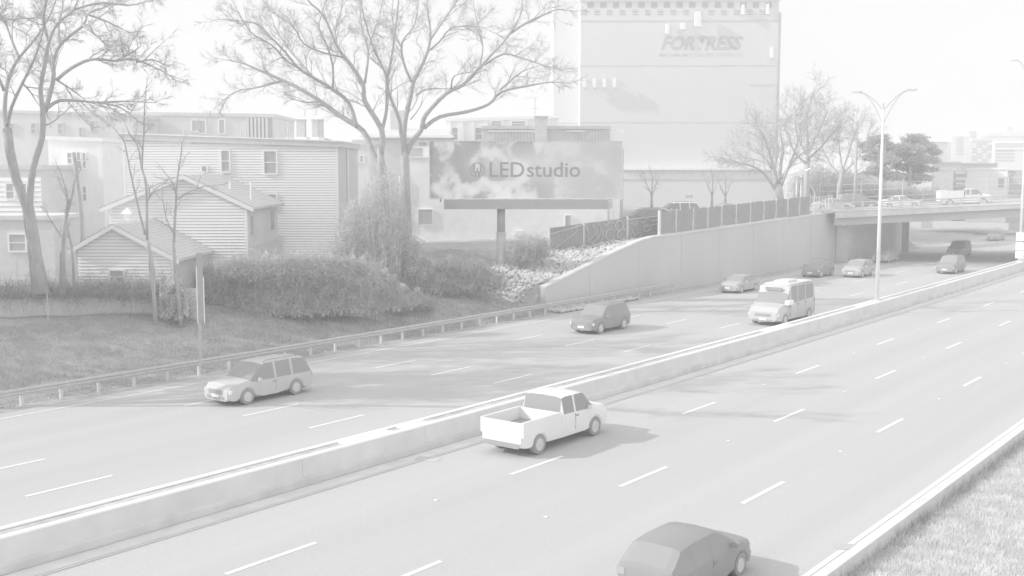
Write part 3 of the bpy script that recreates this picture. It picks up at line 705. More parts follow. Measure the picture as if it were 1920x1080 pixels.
# --- distant town at right
pl, T, Wd, z0, z1 = block('white_shop', 'low bright white flat building with a dark doorway behind the overpass', 'building', 1813, 1890, 318, 185, 8, FAR3, th=-.4, zb=2, cap=.3)
winpx(T, pl, 1871, 333, 1883, 352, fr=.2, sash=False)
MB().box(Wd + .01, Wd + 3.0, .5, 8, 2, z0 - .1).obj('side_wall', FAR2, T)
pl, T, Wd, z0, z1 = block('white_garage_block', 'small bright white block left of the white shop', 'building', 1752, 1788, 319, 190, 8, FAR3, th=-.4, zb=2, cap=.3)
MB().box(Wd + .01, pl.uz(1812, 320)[0], 1.5, 10, 2, z0 - .2).obj('dark_link', FAR2, T)
for yy in (324, 334, 344): a = pl.uz(1791, yy); MB().box(a[0], a[0] + 1.6, 1.4, 1.5, a[1] - .2, a[1] + .15).obj('window_strip', FAR3, T)
pl, T, Wd, z0, z1 = block('pale_tower', 'pale office tower with gridded windows on the right skyline', 'building', 1783, 1818, 256, 420, 8, FAR1, th=-.3, zb=0, cap=.8, capm=FAR3)
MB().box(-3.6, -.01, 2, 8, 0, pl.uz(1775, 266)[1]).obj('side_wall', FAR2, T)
for i in range(3):
    for j in range(7): a = pl.uz(1793 + 4.6 * i, 290 - 5.2 * j); piece('window', FARG, T, a[0], a[0] + .7, -.1, -.001, a[1], a[1] + .7)
pl, T, Wd, z0, z1 = block('brick_tower', 'darker brick block with bright lit window bays on the right skyline', 'building', 1820, 1861, 264, 400, 8, FAR2, th=-.3, zb=0, cap=1.0, capm=FASC)
for i in range(4):
    for j in range(8):
        a = pl.uz(1823.5 + 9.6 * i, 306 - 5.0 * j); piece('window', FAR3 if (i * 3 + j * 5) % 7 < 3 else FARG, T, a[0], a[0] + 1.15, -.1, -.001, a[1], a[1] + .42)
pl, T, Wd, z0, z1 = block('rooftop_block', 'small pale block showing above the brick tower', 'building', 1816, 1831, 246, 430, 8, FAR2, th=-.3, zb=0)
pl, T, Wd, z0, z1 = block('wide_hall', 'wide grey institutional hall with long window rows at the right edge', 'building', 1863, 1990, 268, 380, 8, FAR1, th=-.3, zb=0, cap=.5, capm=FAR3)
MB().box(0, Wd, -.3, 0, pl.uz(1863, 277)[1], pl.uz(1863, 268.5)[1]).obj('upper_band', FAR2, T); MB().box(0, Wd, -.5, 0, pl.uz(1863, 280.5)[1], pl.uz(1863, 277.5)[1]).obj('ledge', FAR3, T)
for j in range(4): a = pl.uz(1864, 303 - j * 6.2); MB().box(.4, pl.uz(1902, 300)[0], -.1, -.001, a[1], a[1] + .65).obj('window_row', FARG, T)
pl = Plane(1838, 470, -.3); T = place(pl, 'arched_roof_hall', 'far hall with a shallow curved roof on the right skyline', 'building')
pts = [pl.uz(x, y) for x, y in ((1838, 256), (1855, 249.5), (1880, 247), (1905, 247), (1960, 247))]
MB().prism([(0, 0), (pts[-1][0], 0)] + [(p[0], p[1]) for p in pts[::-1]], 0, 30).obj('wall', FAR1, T)
for k in range(14):
    a = pl.uz(1850 + 6 * k, 258); piece('window', FARG, T, a[0], a[0] + .8, -.2, -.001, a[1], a[1] + .6)
for px in (1893, 1899):
    u, z = pl.uz(px, 236); MB().tube([(u, 5, pl.uz(px, 248)[1]), (u, 5, z)], .45, 8).obj('flue', FAR2, T)
for nm, lb, q in (('low_grey_building', 'low grey roofed building behind the white block', (1748, 1800, 306, 230, FAR2)), ('pale_low_building', 'pale low building left of the skyline towers', (1745, 1776, 268, 300, FAR1)), ('dark_roof_house', 'dark roofed house behind the white shop', (1800, 1870, 308, 240, FAR2)), ('street_block', 'broad dull block closing the street behind the pine tree', (1560, 1756, 326, 260, FAR2))):
    block(nm, lb, 'building', q[0], q[1], q[2], q[3], 12, q[4], zb=0, cap=.3, capm=FAR2)
# bright wall and building beyond the underpass
pl, T, Wd, z0, z1 = block('pale_depot', 'long bright depot wall seen through the opening below the overpass', 'building', 1690, 1893, 404, 205, 8, FAR3, zb=-.5)
pl, T, Wd, z0, z1 = block('grey_depot', 'grey louvred shed at the right end of the bright depot wall', 'building', 1896, 1990, 398, 200, 8, FAR2, zb=-.5)
# unseen block added outside the frame on the left to shade the bank
T = thing('shade_block', 'unseen stepped block added left of the yard to shade the bank', 'building', (-58, 49, 0))
MB().box(0, 14, 10, 14.5, 0, 16).obj('wall', BRICK_LAPSHADE, T); MB().box(0, 14, 0, 9.99, 0, 12).obj('lower_wall', BRICK_LAPSHADE, T); MB().box(-.2, 14.2, 9.9, 14.7, 16, 16.4).obj('roof', FASC, T); MB().box(-.2, 14.2, -.2, 9.89, 12, 12.4).obj('roof', FASC, T)
for z in (2, 5, 8):
    for x in (2, 6, 10): window(T, x, x + 1.1, z, z + 1.6)

# ------------------------------------------------------------------ overpass
pl = Plane(1562, 128, -.12); T = place(pl, 'overpass', 'concrete road overpass with dark girders and steel railing crossing the highway', 'bridge')
UL = 62.0
def up(x, y, off=0): return pl.uz(x, y, off)
def lin(xa, ya, xb, yb):
    a = up(xa, ya); c = up(xb, yb); k = (c[1] - a[1]) / (c[0] - a[0]); return lambda u: a[1] + k * (u - a[0])
ftop = lin(1570, 395.5, 1918, 382); fmid = lin(1570, 409, 1918, 390.5); fbot = lin(1570, 423, 1918, 406.5)
u0 = up(1566, 400)[0]; u1 = u0 + UL
MB().prism([(u0, fmid(u0)), (u1, fmid(u1)), (u1, ftop(u1)), (u0, ftop(u0))], -.25, .2).obj('parapet_edge', mat('parapet_concrete', .50, .9, .1, .08, 1), T)
MB().prism([(u0 - 6, ftop(u0) - .5), (u1, ftop(u1) - .5), (u1, ftop(u1) - .12), (u0 - 6, ftop(u0) - .12)], .2, 19).obj('deck', ASPHALT, T)
MB().prism([(u0 - .2, ftop(u0) - .04), (u1, ftop(u1) - .04), (u1, ftop(u1) + .06), (u0 - .2, ftop(u0) + .06)], -.3, .35).obj('kerb', CONCT, T)
for k in range(8):
    y = .3 + k * 2.5; MB().prism([(u0, fbot(u0)), (u1, fbot(u1)), (u1, fmid(u1) + .02), (u0, fmid(u0) + .02)], y, y + .5).obj('girder', STEELD, T)
for i in range(28):
    u = up(1617, 390)[0] - 2.15 + i * 2.15
    if u > u1: break
    MB().box(u - .09, u + .09, -.12, .12, ftop(u), ftop(u) + .95).obj('rail_post', CONCD, T)
for h, r in ((.9, .075), (.62, .05), (.34, .05)):
    MB().tube([(u0, 0, ftop(u0) + h), (u1, 0, ftop(u1) + h)], r, 6).obj('rail', STEELD, T)
for i in range(24):
    u = u0 + 1 + i * 2.6; MB().tube([(u, 18.6, ftop(u)), (u, 18.6, ftop(u) + 2.6), (u + .0, 18.3, ftop(u) + 3.0), (u, 17.9, ftop(u) + 3.15)], .05, 5).obj('fence_post', FAR1, T)
for h in (.9, 1.8, 2.6): MB().tube([(u0, 18.6, ftop(u0) + h), (u1, 18.6, ftop(u1) + h)], .03, 4).obj('fence_rail', FAR1, T)
# abutment, wing pillar, piers
ab = MB(); 
for s, w in ((127.2, -48.3), (127.2, -47.0), (149, -46.9), (149, -52)): ab.v.append(tuple(W(s, w, -.1)))
ab.v += [(x, y, 5.0) for x, y, z in ab.v[:4]]; ab.f = [(0, 1, 2, 3), (7, 6, 5, 4), (0, 4, 5, 1), (1, 5, 6, 2), (2, 6, 7, 3), (3, 7, 4, 0)]
o = ab.obj('abutment', CONC, None); o.parent = T; o.matrix_parent_inverse = mathutils.Matrix.Translation(T.location).__matmul__(mathutils.Matrix.Rotation(T.rotation_euler[2], 4, 'Z')).inverted()
def world_child(o, T):
    o.parent = T; o.matrix_parent_inverse = (mathutils.Matrix.Translation(T.location) @ mathutils.Matrix.Rotation(T.rotation_euler[2], 4, 'Z')).inverted(); return o
for px, off in ((1698, 17.0),):
    u = up(px, 430, off)[0]; MB().box(u - .35, u + .35, off - .4, off + .4, -.1, fbot(u) + .1).obj('pier', CONCD, T)
u = up(1737, 420)[0]; MB().box(u - .6, u + .6, -.32, -.26, fbot(u) - .75, fbot(u) + .02).obj('hanging_sign_back', STEELD, T)

# ------------------------------------------------------------------ fences
T = thing('screened_fence', 'chain fence with dark opaque screens along the top of the retaining wall', 'fence')
def ztw(s): return float(np.interp(s, RS, RT)) + .13
sp = [at_w(x, y, -48.8)[1] for x, y in ((1236, 440), (1268, 436), (1300, 431), (1327, 427), (1353, 424), (1380, 420), (1407, 417), (1432, 413), (1455, 410), (1477, 407), (1499, 404), (1519, 402))]
for i, s in enumerate(sp):
    P = W(s, -48.8, ztw(s)); r = .14 if i == 0 else .05; MB().tube([(0, 0, -.1), (0, 0, 2.15)], r, 8).obj('fence_post', STEELL, T, loc=P)
for i in range(len(sp) - 1):
    s0, s1 = sp[i] + .12, sp[i + 1] - .06; b = MB()
    n = 10
    for k in range(n + 1):
        s = s0 + (s1 - s0) * k / n; wv = -48.86 + (.02 if k % 2 else -.02)
        b.v += [tuple(W(s, wv, ztw(s) + .05)), tuple(W(s, wv, ztw(s) + 2.0 + .04 * sin(k * 1.7 + i)))]
    b.f = [(2 * k, 2 * k + 2, 2 * k + 3, 2 * k + 1) for k in range(n)]; b.obj('screen_panel', SCREEN, T)
T = thing('wall_end_fence', 'open chain link fence between the screened fence and the overpass', 'fence')
for x in (1524, 1530, 1535, 1541, 1547, 1553, 1559):
    P, s = at_w(x, 402, -48.8); MB().tube([(0, 0, -.1), (0, 0, 1.9)], .05, 6).obj('fence_post', STEELL, T, loc=W(s, -48.8, ztw(s)))
for h in (.1, 1.0, 1.85): MB().tube([W(s, -48.8, ztw(s) + h) for s in (at_w(1520, 402, -48.8)[1], at_w(1562, 398, -48.8)[1])], .035, 5).obj('fence_rail', STEELL, T)
MB().tube([W(sp[-1] + 1.2, -48.8, ztw(sp[-1])), W(sp[-1] + 1.2, -48.8, ztw(sp[-1]) + 2.4), W(sp[-1] - .2, -48.8, ztw(sp[-1]) + 3.3)], .06, 6).obj('bent_post', STEELL, T)

# graffiti fence
T = thing('graffiti_fence', 'dark panelled fence covered with looping graffiti above the riprap', 'fence')
gp = [(1030, 472, 428), (1094, 464, 419), (1176, 452, 409), (1234, 442, 404)]
GW = -55.0
def hit(x, y, t0=70., t1=140.):
    r = ray(x, y)
    for t in np.arange(t0, t1, .1):
        P = CAM + r * t
        if P[2] < terrain(P[0], P[1]): return P
    return CAM + r * 95
G = []
for x, yb, yt in gp:
    P = hit(x, yb); G.append((P, at(x, yt, P[1])))
for i, (a, c) in enumerate(G):
    MB().tube([(0, 0, -.6), (0, 0, c[2] - a[2] + .15)], .09, 8).obj('fence_post', STEELL, T, loc=a)
    if i < 3:
        a2, c2 = G[i + 1]; n = 14; b = MB(); d = (a2 - a); nv = np.array([d[1], -d[0], 0]); nv /= np.linalg.norm(nv)
        for k in range(n + 1):
            t = k / n; q = a + (a2 - a) * t + nv * (.03 if k % 2 else -.03); q2 = c + (c2 - c) * t - (c2 - a2 - (c - a)) * 0 + nv * (.03 if k % 2 else -.03)
            b.v += [(q[0], q[1], q[2] - .5), (q2[0], q2[1], q2[2])]
        b.f = [(2 * k, 2 * k + 2, 2 * k + 3, 2 * k + 1) for k in range(n)]; b.obj('fence_panel', SCREEN, T)
def gpt(i, t, h):
    a, c = G[i]; a2, c2 = G[i + 1]; lo = a + (a2 - a) * t; hi = c + (c2 - c) * t; d = a2 - a; nv = np.array([d[1], -d[0], 0]); nv /= np.linalg.norm(nv)
    if nv[1] > 0: nv = -nv
    return lo + (hi - lo) * h + nv * .07
def loop(i, pts, r=.045): MB().tube([gpt(i, t, h) for t, h in pts], r, 4).obj('graffiti_stroke', GRAF, T)
def circ(i, cx, cy, rx, ry, a0=0, a1=2 * pi): loop(i, [(cx + rx * cos(a0 + (a1 - a0) * k / 16), cy + ry * sin(a0 + (a1 - a0) * k / 16)) for k in range(17)])
loop(1, [(.02, .95), (.1, .6), (.2, .9), (.22, .45), (.12, .3), (.05, .5)]); loop(1, [(.2, .9), (.27, .6), (.35, .95), (.38, .5), (.3, .35), (.25, .55)])
circ(1, .80, .72, .09, .22); circ(1, .60, .38, .11, .25, .3, 5.8); circ(1, .86, .35, .11, .22, 2.4, 7.6)
loop(1, [(.08, .3), (.18, .1), (.30, .3), (.42, .5), (.38, .15), (.44, .1)]); loop(1, [(.42, .9), (.5, .8), (.58, .95), (.66, .85)]); loop(1, [(.35, .1), (.45, .35), (.4, .6)])
loop(2, [(.05, .8), (.2, .6), (.3, .85), (.5, .7), (.6, .9), (.8, .75), (.95, .8)]); loop(2, [(.1, .5), (.2, .2), (.35, .3), (.4, .1)]); circ(2, .6, .45, .12, .15)
for i, (t0, h0, t1, h1) in ((0, (.02, .75, .98, .95)), (0, (.05, .05, .75, .65)), (2, (.0, .93, .95, .97)), (2, (.6, .55, 1, .6))): loop(i, [(t0, h0), (t1, h1)], .04)

# board fence in the left yard
T = thing('board_fence', 'weathered board fence overgrown with vines along the back of the left yard', 'fence')
plf = Plane(-40, 66.5, .02); T.location = tuple(plf.o); T.rotation_euler = (0, 0, plf.th)
for x0, x1, y0, y1 in ((-40, 40, 548, 606), (41, 110, 546, 603), (111, 180, 545, 600), (181, 250, 543, 598), (251, 318, 542, 596), (319, 372, 541, 594)):
    a = plf.uz(x0, y1); c = plf.uz(x1, y0); n = int((c[0] - a[0]) / .15)
    b = MB()
    for k in range(n):
        u = a[0] + k * .15; dz = rng.uniform(-.04, .04); b.box(u, u + .14, rng.uniform(-.01, .01), .02, a[1] - .4, c[1] + dz)
    o = b.obj('plank', WOOD, T); o['kind'] = 'stuff'
    MB().box(a[0], c[0], -.04, -.015, a[1] + .45, a[1] + .55).obj('fence_rail', WOOD, T); MB().box(a[0], c[0], -.04, -.015, c[1] - .5, c[1] - .4).obj('fence_rail', WOOD, T)
    MB().box(c[0], c[0] + .1, -.06, .06, a[1] - .4, c[1] + .12).obj('fence_post', WOOD, T)
T = thing('chain_link_fence', 'rusty chain link fence posts and top wire standing before the ivy hedge', 'fence')
prev = None
for x, y0, y1 in ((90, 522, 594), (188, 520, 591), (277, 505, 588), (420, 512, 580), (447, 505, 572), (480, 508, 572), (560, 505, 574), (654, 505, 560), (689, 505, 558), (707, 520, 556), (816, 498, 544), (870, 500, 540)):
    D = 64.5 + (x - 90) / 780 * 18; a = at(x, y1, D); c = at(x, y0, D); MB().tube([(0, 0, -.8), (0, 0, c[2] - a[2])], .035, 5).obj('fence_post', STEELL, T, loc=a)
    if prev is not None: MB().tube([prev, c], .018, 4).obj('top_wire', STEELL, T)
    prev = c
# road sign seen from behind on the bank
D = 56; P = at(378, 672, D); T = thing('road_sign', 'narrow tall road sign seen from its dark back on two posts beside the guardrail', 'road sign', P, -ROAD * 0 + .15)
hh = lambda y: at(378, y, D)[2] - P[2]
MB().box(-.10, .18, -.03, .03, hh(602), hh(474)).obj('sign_back', BBOARD, T)
MB().box(-.15, -.101, -.05, .05, hh(606), hh(500)).obj('sign_edge', TRIM, T); MB().box(.181, .22, -.05, .05, hh(606), hh(520)).obj('sign_edge', TRIM, T)
MB().box(-.12, .02, .031, .11, -.4, hh(474)).obj('post', STEELD, T); MB().box(.10, .16, .031, .09, hh(606), hh(480)).obj('post', STEELD, T)
for y in (): MB().box(-.22, .26, -.06, -.031, hh(y) - .03, hh(y) + .03).obj('stiffener', STEELL, T)

# ------------------------------------------------------------------ street lamps
def lamp(name, label, P, H, rot, signs=False, L=1.75):
    t = thing(name, label, 'street lamp', P, rot)
    MB().box(-.3, .3, -.3, .3, -.1, .08).obj('base_plate', CONCT, t)
    MB().tube([(0, 0, .05), (0, 0, H)], [.155, .085], 14).obj('pole', POLEW, t, smooth=True)
    MB().tube([(0, 0, H), (0, 0, H + .45)], .05, 6).obj('finial', STEELD, t)
    for sg in (-1, 1):
        up_ = [(sg * L * (1 - cos(q)), 0, H - .2 + 1.45 * sin(q)) for q in np.linspace(0, pi / 2, 9)]
        lo_ = [(sg * L * .9 * (1 - cos(q)), 0, H - 1.1 + 2.25 * sin(q)) for q in np.linspace(0, pi / 2, 9)]
        up_ = [(0, 0, H - .1)] + [(sg * (L * (sin(q))), 0, H - .1 + 1.4 * (1 - (1 - sin(q)) ** 1.6)) for q in np.linspace(.1, pi / 2, 9)]
        lo_ = [(0, 0, H - 1.15)] + [(sg * (L * .92 * (sin(q))), 0, H - 1.15 + 2.35 * (1 - (1 - sin(q)) ** 1.7)) for q in np.linspace(.1, pi / 2, 9)]
        MB().tube(up_, .035, 6).obj('arm', ARMM, t); MB().tube(lo_, .03, 6).obj('arm_brace', ARMM, t)
        for q in (4,): MB().tube([up_[q], lo_[q + 1]], .02, 4).obj('strut', STEELL, t)
        hx = sg * L; z = H + 1.3
        b = MB().prism([(hx - .05 * sg, z - .07), (hx + .60 * sg, z - .03), (hx + .57 * sg, z + .07), (hx - .05 * sg, z + .09)][::sg], -.12, .12).obj('lamp_head', ARMM, t)
        MB().box(min(hx, hx + sg * .45) + .05, max(hx, hx + sg * .45), -.09, .09, z - .10, z - .072).obj('lens', LAMPG, b)
    if signs:
        for z0, h in ((2.2, .9), (1.2, .85), (.35, .75)): MB().box(-.42, .42, -.24, -.2, z0, z0 + h).obj('sign_plate', TRIM, t)
    return t
Pz = at_w(1644, 566, -28.13)[0]; Pz = W(sw(Pz[0], Pz[1])[0], -28.13, .90)
lamp('street_lamp', 'tall twin armed aluminium street lamp rising from the median in front of the pine', Pz, at(1652, 205, Pz[1])[2] - .90, -ROAD)
Pz = at_w(1912, 487, -28.13)[0]; Pz = W(sw(Pz[0], Pz[1])[0], -28.13, .90)
lamp('street_lamp', 'street lamp with stacked white plates on the median at the right edge', Pz, 19.8, -ROAD, True, 1.2)
D = 132; P = at(1602, 388, D); T = thing('wooden_pole', 'plain dark wooden pole beside the pine tree behind the overpass', 'pole', P)
MB().tube([(0, 0, -1), (0, 0, at(1602, 264, D)[2] - P[2])], .16, 10).obj('shaft', BARK, T, smooth=True); MB().box(0, .55, -.05, .05, at(1602, 268, D)[2] - P[2], at(1602, 266, D)[2] - P[2]).obj('crossarm', BARK, T)
# bus shelter like frame behind the wall
D = 128; P = at(1474, 378, D); T = thing('gantry_frame', 'bright white steel frame with slanted top and a cabinet behind the screened fence', 'frame', P)
r_ = lambda x, y: np.array([at(x, y, D)[0] - P[0], 0, at(x, y, D)[2] - P[2]])
for x, y in ((1475, 328), (1494, 331), (1502, 338)): a = r_(x, y); MB().tube([(a[0], 0, -1), a], .09, 6).obj('leg', TRIM, T)
q = [r_(1474, 328), r_(1497, 321), r_(1510, 320), r_(1519, 314), r_(1512, 322), r_(1500, 331), r_(1490, 329)]
MB().prism([(p[0], p[2]) for p in [r_(1474, 330), r_(1500, 329), r_(1519, 315), r_(1510, 320), r_(1497, 320), r_(1474, 327)]], -.5, .5).obj('roof_slab', TRIM, T)
a = r_(1472, 374); c = r_(1485, 361); MB().box(a[0], c[0], -.5, .3, a[2], c[2]).obj('cabinet', ANT, T)
a = r_(1505, 372); c = r_(1508, 334); MB().box(a[0], c[0], .2, .5, a[2], c[2]).obj('dark_post', STEELD, T)
P = at(1292, 385, 118); T = thing('street_sign', 'small dark street name sign on a thin post above the white suv', 'street sign', P)
MB().tube([(0, 0, -1.2), (0, 0, 1.3)], .04, 6).obj('post', STEELL, T); MB().box(-.36, .36, -.03, .03, .78, 1.1).obj('name_plate', STEELD, T)

# ------------------------------------------------------------------ trees
class Sticks:
    def __init__(self): self.a = []; self.b = []; self.r0 = []; self.r1 = []
    def seg(self, p, q, r0, r1): self.a.append(p); self.b.append(q); self.r0.append(r0); self.r1.append(r1)
def unit(v): return v / (np.linalg.norm(v) + 1e-9)
def grow(R, st, p, d, L, r, lvl, cfg):
    n = 4 if lvl < 3 else 2
    pts = [p]; q = p; dd = d
    for i in range(n):
        dd = unit(dd + R.normal(0, cfg['wob'], 3) + np.array([0, 0, cfg['up'][min(lvl, len(cfg['up']) - 1)]])); q2 = q + dd * (L / n)
        ra = r * (1 - .75 * i / n); rb = r * (1 - .75 * (i + 1) / n)
        st[lvl].seg(q, q2, ra, rb); q = q2; pts.append(q)
    if lvl >= cfg['max']: return
    k = cfg['n'][lvl]
    for j in range(k):
        t = R.uniform(.15, 1.0); i = min(int(t * n), n - 1); f = t * n - i; o = pts[i] + (pts[i + 1] - pts[i]) * f
        tn = unit(pts[i + 1] - pts[i]); ax = unit(np.cross(tn, R.normal(size=3))); an = R.uniform(.4, 1.0)
        nd = tn * cos(an) + ax * sin(an)
        grow(R, st, o, nd, L * R.uniform(.38, .62) * (1.15 - .4 * t), max(r * .5 * (1 - .5 * t), cfg['rmin']), lvl + 1, cfg)
CFG = dict(wob=.16, up=(.05, .06, .04, .02), max=3, n=(9, 7, 5), rmin=.011)
def tree(name, label, D, trunk, limbs, seed, cfg=CFG, den=.62, L1=2.6, group=None, spread=5.0, barkm=BARK, crown='crown', rt=.02, base_dz=-.6):
    R = np.random.default_rng(seed); c = dict(CFG); c.update(cfg)
    b0 = at(trunk[0][0], trunk[0][1], D); t = thing(name, label, 'tree', (b0[0], b0[1], b0[2]), 0, group); off = np.array(b0)
    tb = MB(); pts = [at(x, y, D) - off for x, y, r in trunk]; pts[0][2] += base_dz
    tb.tube(pts, [trunk[0][2] * 1.25] + [q[2] for q in trunk[1:]], 12); tb.obj('trunk', barkm, t, smooth=True)
    st = [Sticks() for _ in range(4)]
    for lb in limbs:
        P = lb['p']; de = lb.get('d', R.uniform(-spread, spread)); d0 = lb.get('d0', 0.0); n = len(P)
        pts = [at(x, y, D + d0 + (de - d0) * (i / (n - 1)) ** 1.2) - off for i, (x, y) in enumerate(P)]
        # resample smooth (Catmull-Rom)
        sm = []
        for i in range(n - 1):
            a = pts[max(i - 1, 0)]; b_ = pts[i]; c_ = pts[i + 1]; d_ = pts[min(i + 2, n - 1)]
            for u in (0, .33, .67): sm.append(.5 * ((2 * b_) + (-a + c_) * u + (2 * a - 5 * b_ + 4 * c_ - d_) * u * u + (-a + 3 * b_ - 3 * c_ + d_) * u ** 3))
        sm.append(pts[-1]); m = len(sm); rad = [lb['r'] * (1 - i / (m - 1)) ** .85 * .72 + .02 for i in range(m)]
        MB().tube(sm, rad, 8 if lb['r'] > .1 else 6).obj('limb', barkm, t, smooth=True)
        ln = [0.]
        for i in range(m - 1): ln.append(ln[-1] + np.linalg.norm(sm[i + 1] - sm[i]))
        tot = ln[-1]; x = tot * lb.get('s', .22)
        while x < tot:
            i = min(int(np.searchsorted(ln, x)) - 1, m - 2); f = (x - ln[i]) / (ln[i + 1] - ln[i] + 1e-9); o = sm[i] + (sm[i + 1] - sm[i]) * f
            tn = unit(sm[i + 1] - sm[i]); ax = unit(np.cross(tn, R.normal(size=3))); an = R.uniform(.35, .95)
            grow(R, st, o, unit(tn * cos(an) + ax * sin(an) + np.array([0, 0, .1])), L1 * R.uniform(.5, 1.1) * (1.1 - .45 * x / tot), max(rt * 2.2 * (1.1 - x / tot), .022), 1, c)
            x += den * R.uniform(.6, 1.4)
        grow(R, st, sm[-1], unit(sm[-1] - sm[-2]), L1 * .6, .024, 1, c)
    for lv, nm, ns in ((1, 'branches', 4), (2, 'twigs', 3), (3, 'fine_twigs', 3)):
        s = st[lv]
        if s.a:
            o = prisms_mesh(nm, s.a, s.b, s.r0, s.r1, TWIG if lv > 1 else barkm, t, ns); o['kind'] = 'stuff'
    return t
def Lm(r, *p, **k): return dict(r=r, p=list(p), **k)

# forked tree in the middle (left trunk)
tree('bare_tree', 'big bare tree with thick trunk left of the billboard, its limbs sweeping left', 80,
     [(724, 500, .46), (722, 400, .44), (716, 335, .40), (714, 300, .27), (712, 270, .16)],
     [Lm(.30, (716, 320), (700, 290), (681, 246), (636, 216), (601, 190), (556, 163), (524, 148), (482, 130), (453, 118), (411, 110), d=3),
      Lm(.10, (530, 152), (505, 158), (482, 164), (441, 172), (414, 193), d0=2, d=2, s=.1),
      Lm(.18, (669, 240), (654, 193), (621, 166), (586, 145), (559, 127), (535, 98), (506, 68), (479, 44), (414, 36), d=-3),
      Lm(.10, (624, 166), (624, 124), (612, 83), (598, 53), (604, 24), (618, -20), d=-3, d0=-1),
      Lm(.09, (586, 145), (566, 120), (548, 100), (520, 60), (505, 20), (495, -20), d=4),
      Lm(.09, (559, 127), (535, 112), (510, 85), (470, 60), (440, 10), d=-5),
      Lm(.27, (714, 290), (716, 245), (684, 190), (681, 160), (660, 124), (633, 89), (607, 30), (577, 0), (560, -40), d=-2),
      Lm(.11, (684, 156), (690, 98), (678, 53), (675, 0), (672, -60), d=4),
      Lm(.15, (715, 250), (725, 205), (725, 150), (724, 139), (707, 104), (692, 65), (680, 20), (672, -40), d=-5),
      Lm(.09, (660, 124), (640, 105), (628, 60), (640, 20), (645, -40), d=5),
      Lm(.07, (650, 108), (610, 100), (570, 82), (550, 50), (520, 30), d=-6),
      Lm(.06, (690, 98), (700, 60), (712, 30), (720, -20), d=5),
      Lm(.06, (601, 190), (575, 192), (558, 188), (545, 185), d=-2, s=.4)], 11, den=.50)
# right trunk
tree('bare_tree', 'bare tree with a low V fork left of the billboard, its limbs arching right', 83,
     [(762, 430, .34), (760, 330, .33), (760, 290, .26), (759, 270, .12)],
     [Lm(.22, (759, 288), (752, 250), (748, 222), (730, 178), (727, 148), (737, 89), (746, 15), (750, -40), d=-4),
      Lm(.30, (759, 290), (757, 255), (760, 222), (769, 184), (775, 154), (793, 118), (804, 89), (807, 59), (801, 15), (798, -40), d=3),
      Lm(.12, (772, 154), (757, 118), (754, 80), (778, 44), (785, -10), d=-2),
      Lm(.08, (804, 95), (825, 77), (846, 53), (896, 49), (944, 71), d=-5),
      Lm(.09, (807, 74), (837, 30), (858, 0), (870, -40), d=5),
      Lm(.07, (754, 90), (740, 60), (735, 20), (742, -30), d=4),
      Lm(.26, (762, 288), (775, 262), (790, 243), (798, 216), (837, 175), (867, 160), (899, 127), (920, 104), (955, 65), (979, 18), (976, -20), d=0, s=.35),
      Lm(.11, (958, 62), (985, 44), (1015, 30), (1044, 18), (1070, 20), d=3),
      Lm(.10, (908, 121), (944, 101), (973, 107), (1015, 121), (1040, 128), d=-4),
      Lm(.19, (795, 240), (825, 219), (878, 209), (917, 195), (941, 172), (991, 161), (1032, 154), (1062, 156), d=2, s=.45),
      Lm(.07, (938, 169), (961, 148), (982, 133), (1005, 125), d=-1),
      Lm(.08, (846, 166), (852, 142), (887, 135), d=-3, s=.5), Lm(.08, (781, 178), (801, 167), (837, 166), d=3, s=.5),
      Lm(.08, (899, 127), (905, 90), (900, 60), (890, 20), (885, -30), d=6),
      Lm(.05, (770, 224), (785, 205), (794, 188), d=1, s=.7)], 12, den=.56)
# left foreground trees
tree('bare_tree', 'tall bare two stemmed tree near the left edge with branches arching over the rooftops', 62,
     [(76, 530, .38), (66, 480, .36), (60, 431, .32), (57, 395, .22), (57, 375, .12)],
     [Lm(.27, (58, 405), (56, 376), (62, 316), (79, 258), (80, 205), (76, 167), (86, 111), (92, 78), (108, 44), (139, 17), (150, -20), d=-2, s=.5),
      Lm(.17, (84, 210), (100, 150), (100, 119), (114, 83), (156, 47), (167, 25), (206, 11), d=2),
      Lm(.12, (106, 150), (133, 128), (172, 111), (217, 114), (250, 111), (294, 128), (318, 142), d=-1),
      Lm(.06, (255, 117), (285, 112), (310, 122), d=2), Lm(.07, (217, 114), (245, 100), (262, 88), d=-2),
      Lm(.12, (88, 203), (111, 189), (150, 189), (181, 192), (231, 190), (278, 192), d=1),
      Lm(.06, (181, 191), (222, 200), (250, 219), d=1), Lm(.06, (108, 151), (133, 167), (158, 186), d=2),
      Lm(.08, (156, 47), (181, 67), (208, 92), (230, 108), d=-3), Lm(.07, (167, 28), (200, 40), (240, 60), d=3),
      Lm(.07, (114, 83), (110, 50), (118, 10), (115, -30), d=4), Lm(.08, (92, 78), (82, 40), (88, 0), (95, -40), d=-4),
      Lm(.05, (84, 235), (100, 228), (113, 217), d=0, s=.8),
      Lm(.07, (140, 17), (190, 5), (240, 10), (270, 5), d=2)], 13, den=.50, L1=2.1, spread=3)
tree('bare_tree', 'bare tree at the very left edge leaning into the forked tree beside it', 63,
     [(60, 428, .26), (50, 388, .26), (30, 335, .25), (18, 280, .25), (13, 240, .24)],
     [Lm(.18, (14, 245), (9, 217), (11, 172), (19, 139), (36, 108), (69, 69), (97, 22), (110, -20), d=3),
      Lm(.13, (14, 235), (22, 200), (42, 156), (64, 111), (81, 56), (85, 0), d=-2),
      Lm(.11, (8, 170), (-17, 111), (-40, 50), d=0), Lm(.09, (-60, 30), (-10, 33), (22, 36), (69, 33), d=0, s=.1),
      Lm(.06, (42, 156), (55, 170), (68, 190), d=0), Lm(.08, (36, 108), (20, 70), (8, 30), (0, -20), d=3)], 14, den=.52, L1=2.1, spread=3)
SM = dict(max=3, n=(5, 4, 3), rmin=.006)
